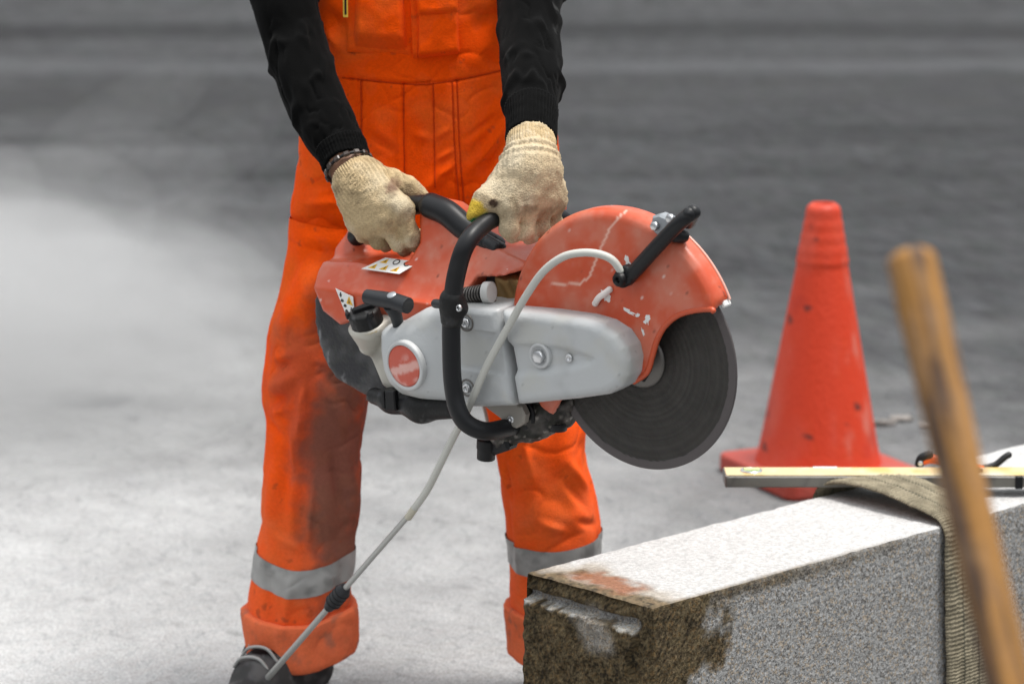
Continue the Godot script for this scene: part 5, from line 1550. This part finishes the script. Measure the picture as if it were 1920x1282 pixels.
	add("grip_pad", tube(smooth_path([Vector3(-0.4509, 0.1929, -0.0450), Vector3(-0.4136, 0.1842, -0.0430), Vector3(-0.3769, 0.1619, -0.0430), Vector3(-0.3412, 0.1441, -0.0430), Vector3(-0.3164, 0.1351, -0.0430)], 0.005), 0.0215, 18), M.grip, grip)
	add("lock_button", bbox(Vector3(-0.4353, 0.2015, -0.0350), Vector3(0.017, 0.007, 0.012), 0.002, Basis(Vector3.BACK, -0.35)), mat("brightorange", Color(0.9, 0.14, 0.01), 0.4), grip)
	add("grip_end", tube(PackedVector3Array([Vector3(-0.3290, 0.1475, -0.0320), Vector3(-0.2989, 0.1364, -0.0320)]), 0.0135, 18), M.grip, grip)
	add("grip_inset", tube(PackedVector3Array([Vector3(-0.3176, 0.1471, -0.0260), Vector3(-0.2994, 0.1402, -0.0260)]), 0.0095, 18), M.gripgrey, grip)

	# --- warning labels
	var lab := add("warning_label", prism(PackedVector2Array([Vector2(-0.004, 0.0), Vector2(0.078, 0.0), Vector2(0.098, 0.034), Vector2(0.024, 0.034)]), 0.0, 0.001, 0.0003), M.label, hull)
	var lb := Basis(Vector3.RIGHT, -1.08)
	lab.transform = Transform3D(lb, Vector3(-0.5543, 0.0859, 0.0120))
	for k in 6:
		var row := k / 3
		var x := 0.014 + 0.024 * (k % 3) + row * 0.014
		if row == 0 or k == 3:
			var wt := add("warning_triangle", prism(PackedVector2Array([Vector2(x - 0.007, 0.004 + row * 0.016), Vector2(x + 0.008, 0.004 + row * 0.016), Vector2(x + 0.006, 0.016 + row * 0.015)]), 0.0012, 0.0016, 0.0001), M.warn, lab)
			add("warning_mark", prism(PackedVector2Array([Vector2(x + 0.001, 0.006 + row * 0.016), Vector2(x + 0.004, 0.006 + row * 0.016), Vector2(x + 0.0045, 0.012 + row * 0.016)]), 0.0017, 0.002, 0.0001), M.print, wt)
		else:
			var ring := add("warning_sign", lathe([[0.0068, 0.0], [0.0068, 0.0006], [0.005, 0.0006], [0.005, 0.0]], 18), M.print, lab)
			ring.transform = Transform3D(Basis(Vector3.RIGHT, PI / 2), Vector3(x + 0.002, 0.026, 0.0012))
	var lab2 := add("warning_label", prism(PackedVector2Array([Vector2(0, 0), Vector2(0.040, -0.010), Vector2(0.042, -0.052), Vector2(0.026, -0.052)]), 0.0, 0.001, 0.0003), M.label, hull)
	lab2.transform = Transform3D(Basis(Vector3.UP, -0.05), Vector3(-0.6014, 0.0529, 0.0310))
	var wt2 := add("warning_triangle", prism(PackedVector2Array([Vector2(0.024, -0.023), Vector2(0.039, -0.025), Vector2(0.031, -0.010)]), 0.0012, 0.0016, 0.0001), M.warn, lab2)
	add("warning_mark", prism(PackedVector2Array([Vector2(0.0295, -0.022), Vector2(0.0325, -0.022), Vector2(0.031, -0.014)]), 0.0017, 0.002, 0.0001), M.print, wt2)
	for q in [[0.012, -0.010, 0], [0.015, -0.019, 1], [0.021, -0.027, 1], [0.024, -0.036, 2], [0.035, -0.033, 0], [0.036, -0.042, 2], [0.031, -0.047, 1]]:
		var pl := PackedVector2Array([Vector2(-0.0032, 0.001), Vector2(0.0, -0.0045), Vector2(0.0032, 0.001), Vector2(0.0012, 0.001), Vector2(0.0012, 0.0045), Vector2(-0.0012, 0.0045), Vector2(-0.0012, 0.001)])
		if q[2] == 1: pl = PackedVector2Array([Vector2(-0.004, -0.002), Vector2(0.001, -0.003), Vector2(0.004, -0.001), Vector2(0.002, 0.002), Vector2(-0.002, 0.0025)])
		if q[2] == 2: pl = PackedVector2Array([Vector2(-0.0035, -0.003), Vector2(0.003, -0.003), Vector2(0.003, 0.001), Vector2(0.0, 0.003), Vector2(-0.0035, 0.001)])
		add("pictogram", prism(pl, 0.0012, 0.0016, 0.0001), M.print, lab2).position = Vector3(q[0], q[1], 0)

	# --- air filter cover behind, ribbed at its edge
	var rear := PackedVector2Array([Vector2(-0.6582, 0.0598), Vector2(-0.6819, 0.0350), Vector2(-0.6898, 0.0117), Vector2(-0.6916, -0.0260), Vector2(-0.6847, -0.0628), Vector2(-0.6726, -0.0943), Vector2(-0.6527, -0.1191), Vector2(-0.6223, -0.1321), Vector2(-0.5846, -0.1412), Vector2(-0.5371, -0.1395), Vector2(-0.5246, -0.0433), Vector2(-0.5845, 0.0235), Vector2(-0.6297, 0.0555)])
	var rf := func(p: Vector3) -> float:
		var d := sd_poly(Vector2(p.x, p.y), rear)
		d += 0.0016 * sin(p.y * 330.0) * smoothstep(-0.012, 0.0, d)
		return slab(d, p.z, -0.175, 0.0, 0.022)
	add("filter_cover", nets(Vector3(-0.73, -0.17, -0.19), Vector3(-0.5, 0.08, 0.01), 0.005, rf, cover_color), M.rubber, root)

	# --- fuel tank, cap and starter grip
	var tank := PackedVector2Array([Vector2(-0.6017, 0.0047), Vector2(-0.5769, 0.0204), Vector2(-0.4601, 0.0301), Vector2(-0.4293, -0.0204), Vector2(-0.4347, -0.1027), Vector2(-0.5074, -0.1197), Vector2(-0.5254, -0.1101), Vector2(-0.5479, -0.0642), Vector2(-0.5800, -0.0203)])
	var tf := func(p: Vector3) -> float:
		var d := slab(sd_poly(Vector2(p.x, p.y), tank), p.z, -0.15, 0.020, 0.014)
		d = smin(d, sd_cap(p, Vector3(-0.5296, -0.0035, 0.0360), Vector3(-0.5409, -0.0399, 0.0260), 0.036, 0.016), 0.014)
		return smax(d, (p - Vector3(-0.5290, 0.0057, 0.0360)).dot(Vector3(-0.05, 0.94, 0.33)), 0.006)
	var tk := add("fuel_tank", nets(Vector3(-0.68, -0.14, -0.16), Vector3(-0.44, 0.06, 0.085), 0.0045, tf, tank_color), M.plastic, root)
	var capb := Basis(Vector3.BACK, 0.06) * Basis(Vector3.RIGHT, 0.34)
	var cprof := [[0.026, 0.0], [0.0275, 0.002], [0.0275, 0.026], [0.0255, 0.0305], [0.020, 0.0325], [0.0, 0.0335]]
	var cap := add("fuel_cap", lathe(cprof, 40, true, rubber_color), M.rubber, tk)
	cap.transform = Transform3D(capb, Vector3(-0.5249, -0.0020, 0.0400))
	add("cap_bar", bbox(Vector3(0.004, 0.036, 0.0), Vector3(0.04, 0.012, 0.008), 0.003, Basis(Vector3.UP, 0.7)), M.black, cap)
	for k in 3:
		var a := TAU * k / 3.0 + 0.4
		add("cap_lug", bbox(Vector3(cos(a) * 0.0265, 0.030, sin(a) * 0.0265), Vector3(0.007, 0.012, 0.011), 0.002, Basis(Vector3.UP, -a)), M.black, cap)
	var collar := add("filler_neck", lathe([[0.030, -0.004], [0.030, 0.002], [0.028, 0.004]], 40), mat("neck", Color(0.44, 0.36, 0.22), 0.6), tk)
	collar.transform = Transform3D(capb, Vector3(-0.5250, -0.0029, 0.0400))
	var pull := Node3D.new()
	pull.name = "starter_grip"
	root.add_child(pull, true)
	add("bar", tube(PackedVector3Array([Vector3(-0.4911, 0.0606, 0.0780), Vector3(-0.4619, 0.0607, 0.0800), Vector3(-0.4276, 0.0608, 0.0830), Vector3(-0.3972, 0.0578, 0.0860)]), [0.0125, 0.0135, 0.0140, 0.0135], 12, false), M.gripgrey, pull)
	add("stem", tube(PackedVector3Array([Vector3(-0.4386, 0.0527, 0.0800), Vector3(-0.4382, 0.0345, 0.0700), Vector3(-0.4424, 0.0140, 0.0600)]), [0.0135, 0.0105, 0.0095], 12, false), M.gripgrey, pull)
	disc("bar_hole", [[0.0075, 0.0], [0.0075, 0.0006], [0.0, 0.0006]], Vector3(-0.3843, 0.0610, 0.0985), M.print, pull, 16, Basis(Vector3.UP, 0.9))
	disc("knot", [[0.008, 0.0], [0.008, 0.001], [0.005, 0.0025], [0.0, 0.003]], Vector3(-0.4294, 0.0722, 0.0880), M.cast, pull, 18, Basis(Vector3.RIGHT, -1.1))

	# --- engine core, cylinder space, muffler, spring
	add("engine_block", nets(Vector3(-0.62, -0.16, -0.17), Vector3(-0.12, 0.12, 0.03), 0.008, func(p: Vector3) -> float:
		var d := sd_box(p, Vector3(-0.40, -0.03, -0.08), Vector3(0.16, 0.06, 0.06), 0.01)
		d = minf(d, sd_box(p, Vector3(-0.30, 0.06, -0.08), Vector3(0.10, 0.045, 0.055), 0.01))
		return minf(d, sd_box(p, Vector3(-0.18, 0.015, -0.045), Vector3(0.06, 0.05, 0.04), 0.01)), grime_color), mat("enginedark", Color(0.03, 0.027, 0.024), 0.6), root)
	add("muffler", nets(Vector3(-0.29, 0.03, -0.09), Vector3(-0.15, 0.13, 0.0), 0.004, func(p: Vector3) -> float: return sd_box(p, Vector3(-0.2694, 0.0699, -0.0400), Vector3(0.034, 0.034, 0.036), 0.013) + 0.002 * sin(p.x * 180.0 + p.y * 120.0)), M.brass, root)
	var coil := PackedVector3Array()
	var s0 := Vector3(-0.3224, 0.0724, 0.0450)
	var s1 := Vector3(-0.2795, 0.0820, 0.0350)
	for k in 181:
		var t := k / 180.0
		var a := t * TAU * 9.0
		coil.append(s0.lerp(s1, t) + Vector3(0, cos(a), sin(a)) * 0.0125)
	add("spring", tube(coil, 0.0018, 7), M.darksteel, root)
	var rod := add("spring_rod", tube(PackedVector3Array([s0, s1]), 0.008, 12), M.black, root)
	add("spring_seat", tube(PackedVector3Array([s1 + Vector3(0.002, 0, 0), s1 + Vector3(0.014, 0.001, -0.002)]), 0.0175, 20, false), mat("seat", Color(0.6, 0.6, 0.58), 0.5), rod)

	# --- front handle bar
	var bar := add("front_handle", tube(smooth_path([Vector3(-0.2352, -0.1345, 0.0000), Vector3(-0.2398, -0.1342, 0.0500), Vector3(-0.2494, -0.1278, 0.0950), Vector3(-0.2686, -0.1064, 0.1170), Vector3(-0.2820, -0.0627, 0.1200), Vector3(-0.2823, 0.0201, 0.1200), Vector3(-0.2763, 0.0814, 0.1200), Vector3(-0.2645, 0.1325, 0.1200), Vector3(-0.2489, 0.1786, 0.1120), Vector3(-0.2500, 0.1994, 0.0703), Vector3(-0.2500, 0.2073, 0.0264), Vector3(-0.2500, 0.2030, -0.0145), Vector3(-0.2500, 0.1948, -0.0627), Vector3(-0.2500, 0.1798, -0.1185), Vector3(-0.2500, 0.1694, -0.1409), Vector3(-0.2500, 0.1432, -0.1479)], 0.005), 0.0148, 20, true, null), M.grip, root)
	var clampf_ := func(p: Vector3) -> float:
		var d := sd_cap(p, Vector3(-0.2759, 0.0883, 0.1200), Vector3(-0.2789, 0.0569, 0.1200), 0.0205, 0.018)
		return smin(d, sd_cap(p, Vector3(-0.2766, 0.0762, 0.1200), Vector3(-0.2660, 0.0739, 0.1120), 0.018, 0.012), 0.008)
	var cl := add("clamp", nets(Vector3(-0.2768, 0.0727, 0.1200) - Vector3(0.035, 0.045, 0.032), Vector3(-0.2768, 0.0727, 0.1200) + Vector3(0.045, 0.05, 0.032), 0.0032, clampf_, rubber_color), M.rubber, bar)
	disc("screw", [[0.0058, 0.0], [0.0058, 0.003], [0.0045, 0.004], [0.0025, 0.004], [0.0022, 0.001], [0.0, 0.001]], Vector3(-0.2568, 0.0791, 0.1270), M.steel, cl, 18)
	add("clamp_pin", tube(PackedVector3Array([Vector3(-0.3001, 0.0776, 0.1150), Vector3(-0.3213, 0.0746, 0.1080)]), 0.0075, 10), M.gripgrey, cl)

	# --- underside: skid, clip, hanger, rubber feet
	var skid := add("skid", nets(Vector3(-0.58, -0.19, -0.1), Vector3(-0.28, -0.06, 0.09), 0.0045, func(p: Vector3) -> float:
		var d := sd_cap(p, Vector3(-0.5295, -0.1239, 0.0300), Vector3(-0.4826, -0.1243, 0.0400), 0.014, 0.017)
		d = smin(d, sd_cap(p, Vector3(-0.4825, -0.1225, 0.0400), Vector3(-0.4154, -0.1249, 0.0450), 0.018, 0.022), 0.02)
		d = smin(d, sd_cap(p, Vector3(-0.4154, -0.1249, 0.0450), Vector3(-0.3471, -0.1138, 0.0450), 0.022, 0.020), 0.02)
		return d, rubber_color), M.rubber, root)
	add("clip", bbox(Vector3(-0.4616, -0.1138, 0.0640), Vector3(0.021, 0.034, 0.012), 0.002, Basis(Vector3.BACK, 0.05)), M.black, skid)
	add("clip", bbox(Vector3(-0.4818, -0.1162, 0.0580), Vector3(0.006, 0.03, 0.012), 0.001), M.black, skid)
	var hang := add("hanger", prism(PackedVector2Array([Vector2(-0.2855, -0.1018), Vector2(-0.2227, -0.0879), Vector2(-0.2059, -0.0944), Vector2(-0.1990, -0.1076), Vector2(-0.2030, -0.1223), Vector2(-0.2187, -0.1325), Vector2(-0.2316, -0.1316), Vector2(-0.2537, -0.1187)]), 0.030, 0.047, 0.003), mat("tin", Color(0.30, 0.28, 0.25), 0.5, 0.3), root)
	disc("rivet", [[0.0062, 0.0], [0.0062, 0.002], [0.003, 0.003], [0.002, 0.001], [0.0, 0.001]], Vector3(-0.2271, -0.1181, 0.0470), M.steel, hang, 18)
	disc("washer", [[0.027, -0.016], [0.027, -0.004], [0.024, 0.0], [0.0, 0.0]], Vector3(-0.2223, -0.1150, 0.0280), M.black, hang, 28)
	var und := add("under_frame", nets(Vector3(-0.36, -0.22, -0.06), Vector3(-0.05, -0.05, 0.05), 0.005, func(p: Vector3) -> float:
		var d := sd_cap(p, Vector3(-0.2700, -0.1568, 0.0200), Vector3(-0.2193, -0.1412, 0.0000), 0.022, 0.018)
		d = smin(d, sd_cap(p, Vector3(-0.2188, -0.1322, 0.0000), Vector3(-0.1717, -0.1148, -0.0100), 0.028, 0.026), 0.02)
		d = smin(d, sd_cap(p, Vector3(-0.2070, -0.1127, 0.0000), Vector3(-0.1524, -0.0920, 0.0000), 0.02, 0.018), 0.02)
		return d + 0.004 * ns(p, 40.0), grime_color), M.rubber, root)
	for q in [[Vector3(-0.2923, -0.1656, 0.0300), Vector3(-0.2964, -0.1986, 0.0300), 0.0165], [Vector3(-0.1691, -0.1270, 0.0000), Vector3(-0.1697, -0.1395, 0.0000), 0.0165]]:
		add("rubber_foot", tube(PackedVector3Array([q[0], q[0].lerp(q[1], 0.45), q[0].lerp(q[1], 0.5), q[1]]), [q[2], q[2], q[2] * 0.93, q[2] * 0.9], 20, false), M.black, und)
	add("foot_bracket", bbox(Vector3(-0.2729, -0.1689, 0.0200), Vector3(0.05, 0.035, 0.03), 0.005, Basis(Vector3.BACK, 0.4)), M.black, und)

	# --- water hose: from the nozzle over the cover, then a thin lance to the ground
	var hose := add("water_hose", tube(smooth_path([Vector3(0.0084, 0.1520, 0.0580), Vector3(-0.0011, 0.1701, 0.0660), Vector3(-0.0195, 0.1794, 0.0760), Vector3(-0.0464, 0.1803, 0.0860), Vector3(-0.0743, 0.1724, 0.0940), Vector3(-0.1084, 0.1479, 0.0980), Vector3(-0.1436, 0.1070, 0.0980), Vector3(-0.1747, 0.0647, 0.0960), Vector3(-0.2074, 0.0190, 0.0940), Vector3(-0.2367, -0.0254, 0.0940), Vector3(-0.2649, -0.0734, 0.0920), Vector3(-0.2992, -0.1199, 0.0800), Vector3(-0.3379, -0.1609, 0.0600), Vector3(-0.3703, -0.2079, 0.0541), Vector3(-0.4217, -0.2712, 0.0352), Vector3(-0.4685, -0.3206, 0.0245)], 0.006), 0.0062, 14), M.hose, root)
	add("hose_end", tube(PackedVector3Array([Vector3(-0.4572, -0.3095, 0.0275), Vector3(-0.4753, -0.3293, 0.0240)]), 0.0066, 14, false), mat("hoseend", Color(0.5, 0.47, 0.38), 0.6), hose)
	add("lance", tube(PackedVector3Array([Vector3(-0.4700, -0.3223, 0.0257), Vector3(-0.6601, -0.5088, 0.0096), Vector3(-0.8619, -0.7131, 0.0038), Vector3(-0.8985, -0.7504, 0.0033), Vector3(-0.9249, -0.7777, 0.0030)]), [0.0048, 0.0052, 0.006, 0.006, 0.006], 12), mat("lance", Color(0.42, 0.42, 0.40), 0.4, 0.4), hose)
	var con := add("lance_joint", tube(PackedVector3Array([Vector3(-0.6377, -0.4859, 0.0108), Vector3(-0.6447, -0.4931, 0.0104), Vector3(-0.6489, -0.4978, 0.0102), Vector3(-0.6713, -0.5198, 0.0090), Vector3(-0.6770, -0.5258, 0.0087), Vector3(-0.6840, -0.5331, 0.0084)]), [0.009, 0.0135, 0.0140, 0.0140, 0.011, 0.0085], 16, false), M.gripgrey, hose)
	var ridge0 := Vector3(-0.6475, -0.4965, 0.0103)
	var ridge1 := Vector3(-0.6699, -0.5186, 0.0091)
	for k in 4:
		var t := ridge0.lerp(ridge1, k / 3.0)
		var dn := (ridge1 - ridge0).normalized()
		add("joint_ridge", tube(PackedVector3Array([t - dn * 0.0012, t + dn * 0.0012]), 0.0149, 16, false), M.black, con)
